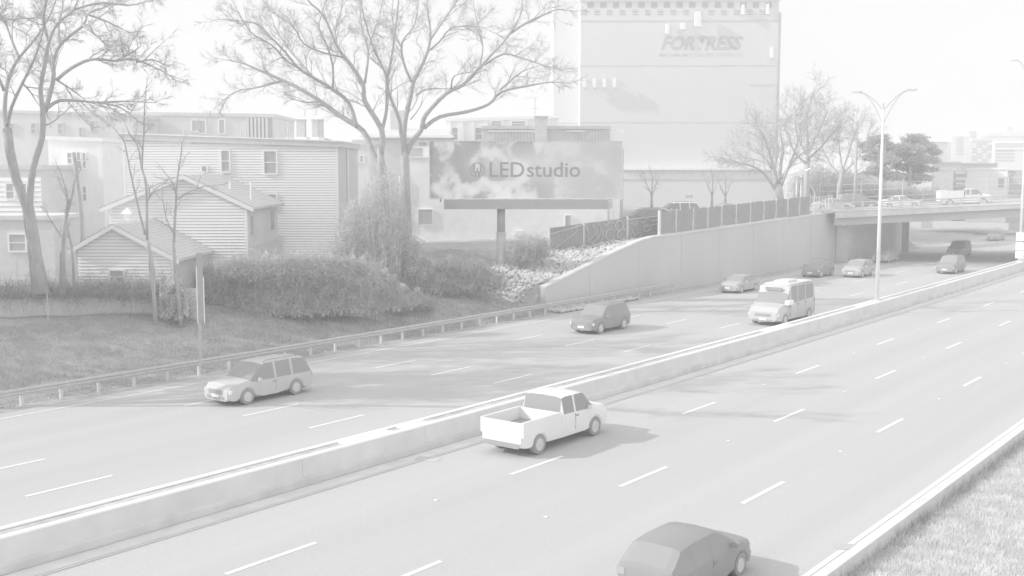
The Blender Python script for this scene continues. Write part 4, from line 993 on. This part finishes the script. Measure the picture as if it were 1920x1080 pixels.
tree('young_tree', 'slender bare tree with two tall stems and a swollen base in front of the garage', 63,
     [(291, 590, .10), (288, 545, .11), (285, 505, .17), (282, 478, .10), (276, 450, .09)],
     [Lm(.08, (276, 450), (274, 350), (266, 316), (259, 276), (245, 255), (238, 240), d=1, s=.4), Lm(.07, (272, 440), (262, 400), (250, 348), (243, 316), (234, 269), (222, 251), d=-1, s=.4),
      Lm(.06, (266, 316), (267, 290), (270, 246), (271, 200), (274, 165), d=0), Lm(.04, (275, 380), (290, 355), (305, 345), d=0)], 15, SM, den=.8, L1=1.2, spread=1)
tree('young_tree', 'thin bare tree standing in front of the gabled house wall', 65,
     [(339, 592, .12), (335, 560, .11), (328, 500, .10), (325, 450, .09)],
     [Lm(.08, (326, 455), (330, 376), (333, 330), (338, 300), (342, 270), d=1), Lm(.05, (333, 374), (350, 362), (380, 350), (400, 348), d=0), Lm(.05, (327, 440), (312, 410), (305, 370), d=0), Lm(.05, (331, 370), (325, 345), (310, 325), d=0)], 16, SM, den=.6, L1=1.4, spread=1)
tree('young_tree', 'dark thin trunk leaning left of the garage with bare upper twigs', 64,
     [(117, 530, .15), (117, 480, .15), (119, 440, .12), (124, 400, .09)],
     [Lm(.08, (124, 405), (126, 370), (120, 345), (112, 318), d=0), Lm(.06, (122, 420), (135, 370), (140, 340), (150, 320), d=0), Lm(.05, (118, 450), (100, 420), (88, 402), d=0)], 17, SM, den=.5, L1=1.3, spread=1)
tree('young_tree', 'very thin bare sapling just left of the garage roof', 65,
     [(139, 530, .07), (137, 490, .07), (134, 458, .06)], [Lm(.05, (134, 460), (128, 432), (122, 405), d=0)], 18, SM, den=.5, L1=.9, spread=1)
T = thing('leaning_post', 'weathered utility pole leaning left above the garage roof', 'pole', at(157, 470, 70)); b0 = np.array(T.location)
MB().tube([at(157, 500, 70) - b0, at(153, 408, 70) - b0, at(138, 286, 70) - b0], [.17, .16, .12], 8).obj('shaft', BARK, T, smooth=True)
# trees standing just beyond the left picture edge; their shadows streak the bank and the far lanes
def side_tree(lb, X, Y, H, seed, n=12, r=.34):
    R = np.random.default_rng(seed); k = F / Y; gx = 960 + X * k; gy = 320 + (CAMH - 1.2) * k; s_ = H * k
    lim = []
    for i in range(n):
        a = (i / (n - 1) - .5) * 2; a = a * 1.05 + R.uniform(-.1, .1); L = s_ * (.72 - .16 * abs(a))
        x1 = gx + sin(a) * L * .35; y1 = gy - s_ * .28 - cos(a) * L * .38; x2 = gx + sin(a) * L * .72; y2 = gy - s_ * .28 - cos(a) * L * .72
        lim.append(Lm(.20 if i % 2 else .15, (gx, gy - s_ * .22), (x1, y1), (x2, y2), (gx + sin(a) * L * 1.02 * .8, gy - s_ * .28 - cos(a) * L), d=R.uniform(-6, 6), s=.3))
    tree('bare_tree', lb, Y, [(gx, gy, r), (gx, gy - s_ * .14, r * .9), (gx, gy - s_ * .24, r * .8)], lim, seed, dict(n=(6, 5, 3), max=3, rmin=.036), den=.55, L1=3.4)
side_tree('tall bare street tree beyond the left edge, nearest the camera of its row', -33, 47.5, 25, 61)
side_tree('broad bare street tree beyond the left edge beside the added shade block', -37, 53, 23, 62)
side_tree('bare street tree beyond the left edge, farthest of its row', -41, 59, 24, 63)
# trees at right behind the wall
tree('bare_tree', 'spreading bare tree beside the warehouse behind the screened fence', 122,
     [(1462, 385, .55), (1460, 365, .5), (1458, 345, .42)],
     [Lm(.26, (1456, 358), (1447, 345), (1432, 325), (1412, 312), (1385, 305), (1362, 297), d=-2), Lm(.22, (1457, 345), (1447, 315), (1430, 292), (1412, 283), (1395, 272), d=3),
      Lm(.22, (1459, 345), (1450, 310), (1442, 285), (1432, 255), (1420, 235), d=-3), Lm(.28, (1460, 345), (1464, 310), (1468, 275), (1462, 245), (1468, 215), d=4),
      Lm(.22, (1464, 350), (1478, 315), (1490, 285), (1500, 250), (1512, 225), d=-4), Lm(.2, (1464, 335), (1490, 300), (1520, 275), (1545, 255), d=3), Lm(.16, (1447, 315), (1425, 300), (1400, 302), (1372, 315), d=4)], 21, dict(n=(10, 7, 5), max=3, rmin=.018), den=.6, L1=4.4, spread=5)
tree('bare_tree', 'taller bare tree with an upright pointed crown behind the spreading one', 140,
     [(1512, 392, .4), (1512, 340, .36), (1514, 300, .3)],
     [Lm(.25, (1514, 305), (1514, 260), (1512, 225), (1520, 190), (1524, 172), d=0), Lm(.2, (1514, 290), (1530, 255), (1545, 225), (1552, 205), d=-3), Lm(.2, (1513, 290), (1495, 255), (1490, 220), (1500, 195), d=3),
      Lm(.18, (1514, 300), (1540, 275), (1560, 250), (1578, 228), d=3), Lm(.18, (1514, 310), (1490, 285), (1478, 255), (1470, 235), d=-3)], 22, dict(n=(12, 8, 5), max=3, rmin=.018), den=.5, L1=4.6, spread=5)
tree('bare_tree', 'rounded hazy bare tree just left of the street lamp', 138,
     [(1572, 395, .35), (1574, 350, .3), (1580, 315, .26)],
     [Lm(.18, (1580, 320), (1590, 290), (1600, 260), (1610, 235), d=0), Lm(.16, (1579, 318), (1575, 285), (1572, 255), (1576, 235), d=2), Lm(.15, (1580, 325), (1605, 300), (1622, 275), (1630, 255), d=-2), Lm(.15, (1576, 335), (1556, 305), (1545, 285), (1540, 265), d=3), Lm(.12, (1575, 345), (1600, 330), (1625, 320), (1640, 305), d=0)], 23, dict(n=(12, 8, 5), max=3, rmin=.018), den=.5, L1=4.0, spread=4)
for x, y, h_, lb, sd in ((1222, 388, 330, 'small bare street tree against the warehouse base, left of the white suv', 31), (1335, 388, 330, 'small bare street tree against the warehouse base, right of the street name sign', 32), (1360, 388, 335, 'thicker small bare street tree with a forked trunk before the warehouse base', 33)):
    tree('street_tree', lb, 130, [(x, y, .16), (x, (y + h_) / 2 + 8, .13)], [Lm(.10, (x, (y + h_) / 2 + 8), (x - 6, (y + h_) / 2 - 6), (x - 14, h_ + 4), d=0), Lm(.10, (x, (y + h_) / 2 + 8), (x + 6, (y + h_) / 2 - 6), (x + 13, h_), d=1), Lm(.08, (x, (y + h_) / 2 + 4), (x + 1, h_ + 6), (x - 2, h_ - 8), d=-1)], sd, dict(max=3, n=(4, 4, 3)), den=.9, L1=1.8, spread=2)
# pines
def pine(label, D, x, y, blobs, seed):
    R = np.random.default_rng(seed); b0 = at(x, y, D); t = thing('pine_tree', label, 'tree', b0, 0, 'pine trees behind the overpass')
    zt = at(x, blobs[0][1], D)[2] - b0[2]
    MB().tube([(0, 0, -6), (.2, 0, zt * .5), (0, 0, zt)], [.38, .28, .1], 8).obj('trunk', BARK, t, smooth=True)
    C = []; st = Sticks()
    for bx, by, rx, rz in blobs:
        c = at(bx, by, D + R.uniform(-2.5, 2.5)) - b0; k = D / F * 1.0
        st.seg(np.array([0, 0, c[2] * .8]), c, .12, .04)
        n = int(rx * rz * .75)
        for i in range(n):  # tufts
            u = R.normal(size=3); u = u / np.linalg.norm(u) * R.uniform(.3, 1.25); o = c + u * np.array([rx * k, rx * k, rz * k])
            C.append(o + R.normal(0, .16, (26, 3)) * np.array([1.4, 1.4, .7]))
    prisms_mesh('branches', st.a, st.b, st.r0, st.r1, BARK, t, 5)
    o = leaves('foliage', np.concatenate(C), .13, PINEL, t); o['kind'] = 'stuff'
pine('dark spreading pine tree rising behind the white sedan on the overpass', 172, 1702, 380, [(1715, 262, 20, 10), (1700, 278, 26, 9), (1735, 275, 20, 9), (1690, 292, 24, 9), (1720, 296, 22, 10), (1745, 300, 16, 6), (1755, 286, 12, 4), (1695, 312, 20, 8), (1722, 318, 20, 9), (1680, 330, 18, 6), (1708, 338, 16, 7), (1735, 333, 14, 6), (1750, 318, 9, 4)], 41)
pine('darker layered pine tree partly behind the street lamp pole', 168, 1655, 382, [(1648, 262, 16, 8), (1625, 272, 14, 6), (1665, 275, 16, 8), (1640, 285, 18, 6), (1662, 300, 20, 8), (1628, 295, 12, 5), (1650, 318, 18, 6), (1668, 330, 18, 7), (1635, 325, 12, 4)], 42)

# ------------------------------------------------------------------ shrubs and vines
def thicket(name, label, cat, ctrl, D0, n, size, m, depth=2.5, stems=200, seed=5, twm=TWIG, face=None, sr=.035):
    """ctrl: [(x, ytop, ybot, D)] outline across the picture; fills it with leaves through real depth"""
    R = np.random.default_rng(seed); xs = [c[0] for c in ctrl]
    x = R.uniform(xs[0], xs[-1], n); yt = np.interp(x, xs, [c[1] for c in ctrl]); yb = np.interp(x, xs, [c[2] for c in ctrl]); Dd = np.interp(x, xs, [c[3] for c in ctrl])
    yt = yt + 7 * np.sin(x * .11) + 5 * np.sin(x * .31 + 1) + 2.5 * np.sin(x * .83); yt = yt + 9 * np.abs(R.normal(size=n)) * (R.uniform(size=n) < .25); yb = yb + 3 * np.sin(x * .23) + 3 * np.sin(x * .57 + 2); f = R.uniform(0, 1, n) ** .9; y = yb + (yt - yb) * f
    lump = np.sin(x * .19 + y * .13) * .5 + np.sin(x * .07 - y * .21) * .5
    lump = lump * .3 + .25 * np.sin(x * .043 + 2) + .12 * R.normal(size=n)
    dd = Dd + depth * (.35 * lump + R.uniform(0, 1, n) ** 1.5 * .55) + depth * .35 * f
    P = np.array([at(a, b, c) for a, b, c in zip(x, y, dd)])
    b0 = at(ctrl[0][0], ctrl[0][2], ctrl[0][3]); t = thing(name, label, cat, b0); P = P - b0
    o = leaves('foliage', P, size, m, t, rs=R, face=face); o['kind'] = 'stuff'
    st = Sticks()
    for i in range(stems):
        a = R.uniform(xs[0], xs[-1]); y0 = np.interp(a, xs, [c[2] for c in ctrl]); y1 = np.interp(a, xs, [c[1] for c in ctrl]); D_ = np.interp(a, xs, [c[3] for c in ctrl]) + R.uniform(0, depth)
        p = at(a, y0 + 6, D_) - b0; q = at(a + R.uniform(-14, 14), y1 + (y0 - y1) * R.uniform(-.06, .5), D_) - b0; mm = (p + q) / 2 + R.normal(0, .25, 3)
        st.seg(p, mm, sr, sr * .6); st.seg(mm, q, sr * .6, .006)
        for k in range(6): e = mm + (q - mm) * R.uniform(-.6, 1); e2 = e + R.normal(0, .45, 3); st.seg(e, e2, .012, .007); st.seg(e2, e2 + R.normal(0, .3, 3), .007, .004)
    o = prisms_mesh('stems', st.a, st.b, st.r0, st.r1, twm, t, 3); o['kind'] = 'stuff'
    return t
thicket('ivy_hedge', 'long dark ivy hedge overgrowing the fence below the clapboard houses', 'hedge', [(380, 512, 596, 70), (400, 496, 594, 70), (440, 498, 590, 70), (520, 490, 592, 70), (560, 496, 590, 70), (610, 486, 588, 71), (680, 494, 584, 72), (735, 520, 580, 74), (775, 548, 574, 76), (815, 568, 568, 78)], 70, 34000, .13, mat('hedge_ivy', .52, .85, .1, .12, 1.4, transl=.3), 1.2, 300, 51, face=(.25, -1, .1))
bk = MB(); hx = [(386, 515, 588, 71.2), (520, 508, 588, 71.4), (600, 508, 586, 72.4), (680, 510, 582, 73.6), (760, 532, 574, 76.6)]  # unseen pale backing added to lighten the gaps deep in the hedge
for a_ in hx: bk.v += [tuple(at(a_[0], a_[2], a_[3])), tuple(at(a_[0], a_[1], a_[3])), tuple(at(a_[0], a_[1], a_[3] + .12)), tuple(at(a_[0], a_[2], a_[3] + .12))]
for i_ in range(4):
    for j_ in range(4): bk.f.append((i_ * 4 + j_, i_ * 4 + (j_ + 1) % 4, (i_ + 1) * 4 + (j_ + 1) % 4, (i_ + 1) * 4 + j_))
tag(bk.obj('hedge_backing', WOOD), 'pale backing added inside the long ivy hedge to lighten its gaps', 'fence')
thicket('vine_drape', 'pale dry vines draped over the top of the ivy hedge', 'vines', [(400, 490, 520, 69.3), (520, 480, 512, 69), (600, 482, 500, 69), (660, 486, 506, 69.5), (700, 494, 515, 70)], 69, 7000, .07, LEAFL, .8, 420, 52, mat('dry_vine_stem', .56, .9, .1, .1, 3), sr=.018)
thicket('vine_thicket', 'tall pale tangle of vines and brush around the trunks right of the clapboard house', 'brush', [(636, 440, 500, 77), (650, 372, 505, 77), (672, 392, 505, 77), (690, 335, 510, 77), (716, 318, 512, 77), (745, 330, 515, 77), (758, 372, 518, 78), (775, 455, 524, 78), (800, 480, 520, 79)], 77, 13000, .08, mat('thicket_leaf', .62, .9, .1, .16, 1.2, transl=.4), 4.5, 520, 53, mat('dry_vine_stem', .56, .9, .1, .1, 3), sr=.016)
thicket('bramble_patch', 'low mixed brambles on the bank below the stucco building', 'brush', [(745, 500, 560, 78), (800, 488, 552, 80), (860, 488, 545, 81), (915, 500, 540, 82), (945, 518, 535, 82)], 80, 16000, .09, mat('bramble_leaf', .58, .85, .1, .14, 1.4, transl=.4), 1.6, 300, 54, face=(.2, -1, .3), sr=.014)
thicket('fence_vines', 'thin bare vines climbing over the left board fence', 'vines', [(-20, 528, 556, 65.9), (120, 532, 552, 65.9), (240, 528, 552, 66), (330, 520, 560, 66)], 66, 5000, .06, LEAFD, .5, 240, 55)
thicket('corner_shrub', 'dark shrub clump at the right end of the board fence', 'shrub', [(300, 520, 596, 65), (330, 530, 596, 65), (352, 545, 594, 65)], 65, 6000, .09, LEAFD, 1.2, 50, 56)
thicket('street_brush', 'hazy bare brush filling the street edge between the warehouse and the pine trees', 'brush', [(1488, 330, 386, 146), (1520, 300, 390, 146), (1560, 315, 392, 146), (1600, 322, 392, 148), (1650, 345, 388, 150), (1760, 352, 384, 158)], 146, 9000, .13, mat('brush_leaf', .50, .9, .1, .15, 1.2, transl=.4), 5, 900, 58, sr=.05)
thicket('weed_clump', 'pale dry weeds around the foot of the graffiti fence', 'weeds', [(958, 462, 482, 87), (985, 452, 484, 87), (1010, 446, 480, 88), (1030, 455, 476, 88)], 87, 2500, .06, LEAFL, 1.5, 120, 57)

# ------------------------------------------------------------------ vehicles (front towards +x)
def wheel(T, x, y, r, sg):
    def ring(b, prof):
        n = 20; k = len(prof); o = []
        for i in range(n):
            q = 2 * pi * i / n
            for rr, yy in prof: o.append((rr * cos(q), yy * sg, rr * sin(q)))
        fs = [(i * k + j, ((i + 1) % n) * k + j, ((i + 1) % n) * k + j + 1, i * k + j + 1) for i in range(n) for j in range(k - 1)]
        b.add(o, fs)
    b = MB(); ring(b, [(r * .62, .0), (r * .66, .01), (r * .96, .0), (r, -.04), (r, -.20), (r * .9, -.23), (0.01, -.23)]); w = b.obj('wheel', TYRE, T, loc=(x, y, r))
    c = MB(); ring(c, [(r * .62, .002), (r * .55, -.035), (r * .18, -.02), (r * .12, .005), (.001, .005)]); c.obj('rim', RIM, w)
    return w
def car(name, label, cat, P, head, paint, L, Wd, top, belt, cab, wheels, wr=.33, zb=.22, tw=.74, pill=(), group=None, bed=None, lights=True, grille=True, nose=.84):
    T = thing(name, label, cat, P, head, group); hw = Wd / 2
    xs = set([-L / 2, L / 2]); [xs.add(p[0]) for p in top]; [xs.add(p[0]) for p in belt]; [xs.add(c) for c in cab]
    for p in pill: xs.add(p[0]); xs.add(p[1])
    for w in wheels: [xs.add(round(w + wr * 1.16 * k, 3)) for k in (-1, -.92, -.7, -.35, 0, .35, .7, .92, 1)]
    for k in (.03, .10, .22, .42): xs.add(L / 2 - k); xs.add(-L / 2 + k)
    xs = sorted(x for x in xs if -L / 2 <= x <= L / 2); xs = [x for i, x in enumerate(xs) if i == 0 or x - xs[i - 1] > .012]
    tx = [p[0] for p in top]; tz = [p[1] for p in top]; bx = [p[0] for p in belt]; bz = [p[1] for p in belt]
    c0, c1, c2, c3 = cab
    rings = []
    for x in xs:
        e = min(x + L / 2, L / 2 - x); hwx = hw * (nose + (1 - nose) * min(1, sqrt(max(e, 0) / .45))) ; zt = float(np.interp(x, tx, tz)); ze = float(np.interp(x, bx, bz)); ze = min(ze, zt - .03)
        zl = zb + .10 * max(0, 1 - e / .25)
        for w in wheels:
            R_ = wr * 1.16
            if abs(x - w) < R_: zl = max(zl, wr + sqrt(R_ * R_ - (x - w) ** 2) - .02)
        if c0 < x < c3:
            k = tw if c1 <= x <= c2 else (tw + (.9 - tw) * ((c1 - x) / (c1 - c0 + 1e-6) if x < c1 else (x - c2) / (c3 - c2 + 1e-6)))
        else: k = .90
        zmid = max(zl + .05, .62 * ze); tz_ = zt - (.05 if c0 < x < c3 else .035)
        rings.append([(x, 0, zb), (x, hwx * .80, zb), (x, hwx * .97, zl), (x, hwx, max(zmid, zl + .02)), (x, hwx * .975, max(ze, zl + .04)), (x, hw * k * (hwx / hw), max(tz_, ze + .01)), (x, hw * k * .72 * (hwx / hw), zt), (x, 0, zt + .02)])
    nr = 8; body = []; parts = {}
    V = []
    for r in rings: V += r + [(a, -b, c) for a, b, c in r]
    def idx(i, j, s): return i * 16 + j + (8 if s else 0)
    for i in range(len(xs) - 1):
        xm = (xs[i] + xs[i + 1]) / 2
        for j in range(7):
            key = 'body'
            if c0 < xm < c3:
                if j == 4 and c0 + .10 < xm < c3 - .08 and not any(a <= xm <= b for a, b in pill): key = 'side_window'
                if j in (5, 6) and xm > c2: key = 'windshield'
                if j in (5, 6) and xm < c1: key = 'rear_window'
            for s in (0, 1):
                f = (idx(i, j, s), idx(i + 1, j, s), idx(i + 1, j + 1, s), idx(i, j + 1, s)); f = f if not s else f[::-1]
                parts.setdefault((key, s if key == 'side_window' else 0), []).append(f)
    for i, rev in ((0, False), (len(xs) - 1, True)):
        f = [idx(i, j, 0) for j in range(8)] + [idx(i, j, 1) for j in range(7, -1, -1)]
        parts[('body', 0)].append(tuple(f[::-1] if rev else f))
    for (key, s), fs in parts.items():
        used = sorted(set(i for f in fs for i in f)); mp = {u: k for k, u in enumerate(used)}
        b = MB(); b.v = [V[u] for u in used]; b.f = [tuple(mp[i] for i in f) for f in fs]
        o = b.obj(key, paint if key == 'body' else CARGLASS, T)
        if key == 'body':
            o.data.polygons.foreach_set('use_smooth', [True] * len(o.data.polygons)); o.data.set_sharp_from_angle(angle=radians(28))
    for w in wheels:
        for sg in (1, -1): wheel(T, w, sg * (hw - .015), wr, sg)
    MB().box(-L / 2 + .3, L / 2 - .3, -hw * .78, hw * .78, zb - .04, zb + .3).obj('underbody', BLACKP, T)
    zf = float(np.interp(L / 2 - .1, tx, tz)); zr = float(np.interp(-L / 2 + .05, tx, tz))
    for p in pill:
        xm = (p[0] + p[1]) / 2; zbt = float(np.interp(xm, bx, bz))
        for sg in (1, -1):
            if any(abs(xm - w) < wr * 1.2 for w in wheels): continue
            MB().box(xm - .009, xm + .009, hw * .985 if sg > 0 else -hw - .004, hw + .004 if sg > 0 else -hw * .985, zb + .18, zbt - .06).obj('door_seam', BLACKP, T)
            MB().box(xm + .05, xm + .20, hw * .98 if sg > 0 else -hw - .03, hw + .03 if sg > 0 else -hw * .98, zbt - .17, zbt - .13).obj('door_handle', BLACKP, T)
    if lights:
        for sg in (1, -1):
            MB().prism([(L / 2 - .30, zf - .24), (L / 2 - .045, zf - .24), (L / 2 - .10, zf - .09), (L / 2 - .34, zf - .06)], sg * hw * .56 if sg > 0 else -hw * .93, hw * .93 if sg > 0 else -hw * .56).obj('headlight', LAMPG, T)
            MB().box(-L / 2 - .012, -L / 2 + .14, sg * hw * .62 if sg > 0 else -hw * .88, hw * .88 if sg > 0 else -hw * .62, min(zr - .3, .95) - .05, min(zr - .3, .95) + .13).obj('tail_light', FARG, T)
            MB().prism([(c3 - .55, .0), (c3 - .40, .0), (c3 - .42, .14), (c3 - .52, .14)], sg * (hw + .02) if sg > 0 else -(hw + .20), hw + .20 if sg > 0 else -(hw + .02)).obj('mirror', paint, T, loc=(0, 0, float(np.interp(c3, bx, bz)) + .02))
    if grille:
        MB().box(L / 2 - .06, L / 2 + .012, -hw * .50, hw * .50, zf - .30, zf - .10).obj('grille', BLACKP, T)
    MB().box(L / 2 - .08, L / 2 + .02, -hw * .62, hw * .62, .32, .46).obj('lower_grille', BLACKP, T)
    MB().box(L / 2 - .02, L / 2 + .035, -.24, .24, .40, .54).obj('licence_plate', PLATE, T)
    MB().box(-L / 2 - .03, -L / 2 + .03, -.2, .2, .62, .76).obj('licence_plate', PLATE, T)
    MB().box(-L / 2 - .025, -L / 2 + .1, -hw * .8, hw * .8, .38, .56).obj('rear_bumper', BLACKP, T)
    return T
def sedan(label, P, head, paint, group=None, cat='sedan', name='sedan'):
    return car(name, label, cat, P, head, paint, 4.7, 1.84, [(-2.35, .92), (-2.2, 1.02), (-1.55, 1.08), (-.75, 1.42), (-.1, 1.46), (.45, 1.40), (1.15, 1.0), (2.1, .84), (2.35, .66)],
               [(-2.35, .84), (-1.5, .94), (1.2, .90), (2.35, .60)], (-1.65, -.75, .45, 1.25), (-1.36, 1.42), pill=((-.30, -.20), (-1.12, -1.02)), group=group)
def suv(label, P, head, paint, group=None, H=1.74, L=4.75, name='suv', cat='suv'):
    t = car(name, label, cat, P, head, paint, L, 1.92, [(-L / 2, 1.0), (-L / 2 + .06, 1.12), (-L / 2 + .45, H - .06), (-1.2, H), (.3, H - .02), (.55, H - .08), (1.25, 1.12), (L / 2 - .25, .98), (L / 2, .74)],
            [(-L / 2, 1.0), (1.3, 1.0), (L / 2, .68)], (-L / 2 + .04, -L / 2 + .45, .5, 1.32), (-1.42, 1.45), wr=.37, zb=.26, tw=.80, pill=((-.25, -.13), (-1.25, -1.13)), group=group)
    for sg in (1, -1): MB().tube([(-1.7, sg * .66, H - .03), (-1.6, sg * .66, H + .06), (.2, sg * .66, H + .05), (.3, sg * .66, H - .03)], .02, 5).obj('roof_rail', BLACKP, t)
    return t
def hatch(label, P, head, paint, group=None):
    return car('hatchback', label, 'hatchback', P, head, paint, 4.2, 1.78, [(-2.1, .9), (-2.05, 1.08), (-1.55, 1.44), (-.9, 1.50), (.2, 1.48), (.4, 1.42), (1.15, 1.02), (1.9, .86), (2.1, .68)],
               [(-2.1, .90), (1.2, .94), (2.1, .62)], (-2.05, -1.55, .4, 1.2), (-1.28, 1.3), wr=.32, pill=((-.30, -.20), (-1.2, -1.08)), group=group)
def pickup(label, P, head, paint, group=None, utility=False, ext=True):
    L = 5.8; cb = -.35 if ext else -.1
    T = car('pickup_truck', label, 'pickup', P, head, paint, L, 2.0, [(-2.9, .86), (cb - .13, .86), (cb - .12, 1.30), (cb + .06, 1.88), (cb + .3, 1.92), (1.05, 1.90), (1.25, 1.82), (1.75, 1.30), (2.7, 1.16), (2.9, .90)],
            [(-2.9, .80), (cb - .13, .80), (cb - .12, 1.24), (1.8, 1.18), (2.9, .84)], (cb - .12, cb + .06, 1.2, 1.82), (-1.85, 1.9), wr=.39, zb=.36, tw=.84, pill=((.42, .54),), group=group)
    z1 = 1.36 if not utility else 1.72
    for sg in (1, -1): MB().box(-2.9, cb - .16, .90 * sg if sg > 0 else -1.0, 1.0 if sg > 0 else -.90, .80, z1).obj('bed_side', paint, T)
    MB().box(-2.92, -2.84, -.895, .895, .56, z1 - .02).obj('tailgate', paint, T); MB().box(cb - .24, cb - .17, -.895, .895, .8, z1 - .01).obj('bed_front', paint, T)
    MB().box(-2.83, cb - .25, -.89, .89, .862, .90).obj('bed_liner', BLACKP, T)
    if utility:
        for sg in (1, -1):
            for x in (-2.6, -1.9, -1.2): MB().box(x, x + .6, 1.001 if sg > 0 else -1.03, 1.03 if sg > 0 else -1.001, .95, z1 - .08).obj('tool_locker_door', paint, T)
        MB().box(-2.9, -2.0, -1.0, 1.0, z1, z1 + .1).obj('rear_rack', paint, T)
    return T
UP = pi / 2 - ROAD; DN = UP + pi
sedan_l = 'cars on the far carriageway'
def onroad(s, w): 
    return W(s, w, .0)
def hd(s, base): return base - 2 * CURVE * (s - 50) * 1.0
suv('light grey suv with bright headlights in the lane nearest the guardrail at lower left', onroad(33.8, -40.4), hd(35, DN), P_SILV, H=1.78, L=5.0)
suv('dark suv casting a long shadow on the far carriageway below the wall end', onroad(62.0, -39.7), hd(62, DN), P_DARK, H=1.80)
sedan('dark sedan in the shade close to the retaining wall', onroad(89.8, -43.0), hd(90, DN), P_GREY)
suv('very dark car emerging beside the end of the retaining wall', onroad(107.5, -42.8), hd(107, DN), P_DARK, L=4.4, H=1.6)
suv('grey crossover with bright chrome front just left of the street lamp', onroad(109.8, -39.5), hd(109, DN), P_GREY, L=4.6, H=1.64)
sedan('dark sedan in the shade under the overpass beside the abutment', onroad(129.5, -43.2), hd(129, DN), P_GREY)
suv('dark suv about to leave the shade of the overpass', onroad(143.5, -38.6), hd(143, DN), P_GREY, L=5.0, H=1.9)
suv('black suv with shiny headlights in the sun just outside the overpass', onroad(119.6, -33.2), hd(120, DN), P_DARK, L=4.9, H=1.78)
sedan('grey sedan far beyond the overpass', onroad(180, -42.5), hd(180, DN), P_GREY)
sedan('dark car beyond the overpass at the right edge of the picture', onroad(180, -37.6), hd(180, DN), P_DARK)
sedan('small far car beyond the parked line under the bridge', onroad(205, -33.6), hd(205, DN), P_SILV)
# shuttle van
T = car('shuttle_van', 'tall box bodied shuttle van with pale roof in the lane beside the median', 'van', onroad(73.6, -32.0), hd(74, DN), P_SILV, 6.6, 2.35,
        [(-3.2, 2.45), (-3.15, 2.6), (1.0, 2.66), (1.35, 2.58), (1.55, 2.15), (2.05, 1.50), (2.95, 1.28), (3.2, .95)], [(-3.2, 1.55), (1.5, 1.42), (2.1, 1.30), (3.2, .88)],
        (-3.0, -2.9, 1.56, 2.12), (-2.0, 2.15), wr=.40, zb=.35, tw=.93, pill=((1.2, 1.4), (.0, .12), (-1.35, -1.23), (-3.0, -2.7), (1.5, 1.6)))
MB().box(-3.0, 1.1, -.9, .9, 2.645, 2.72).obj('roof_cap', P_WHITE, T); MB().box(1.57, 1.66, -.6, .6, 2.28, 2.5).obj('destination_panel', CARGLASS, T)
MB().box(2.3, 3.16, 1.02, 1.3, 1.3, 1.6).obj('side_mirror', TRIM, T, loc=(-.9, .1, .1)); MB().box(-1.2, .4, -.5, .5, 2.72, 2.88).obj('roof_unit', CONCT, T)
# near carriageway
pickup('bright white extended cab pickup driving away beside the median barrier', onroad(34.9, -24.75), hd(35, UP), P_WHITE)
hatch('dark hatchback cut by the lower picture edge, driving away in the nearest lane', onroad(24.7, -13.1), hd(25, UP), P_DARK)
# on the overpass
TH = -.12
def onbridge(px, y, off):
    u, z = up(px, y, off); P = pl.o + pl.d * u + pl.n * off; return (P[0], P[1], ftop(u) - .12)
pl = Plane(1562, 128, -.12)
SL = math.atan((ftop(60) - ftop(0)) / 60)
def tilt(t): t.rotation_euler = (0, -SL, t.rotation_euler[2]); return t
tilt(sedan('white sedan crossing the overpass just right of the street lamp pole', onbridge(1688, 385, 4.5), TH, P_WHITE))
tilt(pickup('white utility pickup with side lockers crossing the overpass', onbridge(1808, 380, 5.0), TH, P_WHITE, utility=True, ext=False))
# street behind the retaining wall
def street(x, y, D): P = at(x, y, D); return (P[0], P[1], float(terrain(P[0], P[1])))
sedan('grey sedan waiting at the left end of the overpass behind the open fence', onbridge(1562, 392, 3.5), TH, P_SILV)
suv('dark suv ahead of the grey sedan at the left end of the overpass', onbridge(1606, 388, 8.5), TH + .1, P_DARK)
def street_z(x, y, D, dz): P = at(x, y, D); return (P[0], P[1], P[2] - dz)
suv('white suv showing above the left end of the screened fence', street_z(1266, 379, 112, 1.72), pi + .25, P_WHITE, H=1.72)
suv('dark suv parked behind the thick end post of the screened fence', street_z(1208, 391, 106, 1.7), pi + .1, P_DARK, H=1.7)
sedan('dark car roof just showing above the middle of the screened fence', street_z(1357, 381, 118, 1.46), pi / 2 + .4, P_DARK)
sedan('dark car roof showing above the fence below the spreading tree', street_z(1418, 376, 121, 1.46), pi + .3, P_GREY)

# ------------------------------------------------------------------ winter haze in the air
hb = MB(); hb.box(-660, 1150, -100, 1420, -1.2, 37.5)
hm = bpy.data.materials.new('haze'); hm.use_nodes = True; hn = hm.node_tree; hn.nodes.clear()
hv = hn.nodes.new('ShaderNodeVolumePrincipled'); hv.inputs['Color'].default_value = (.97, .97, .97, 1); hv.inputs['Density'].default_value = .0021; hv.inputs['Anisotropy'].default_value = .0
ho = hn.nodes.new('ShaderNodeOutputMaterial'); hn.links.new(hv.outputs[0], ho.inputs['Volume'])
hz = hb.obj('haze', hm); tag(hz, 'thin pale haze filling the air over the highway and town', 'haze', kind='stuff')
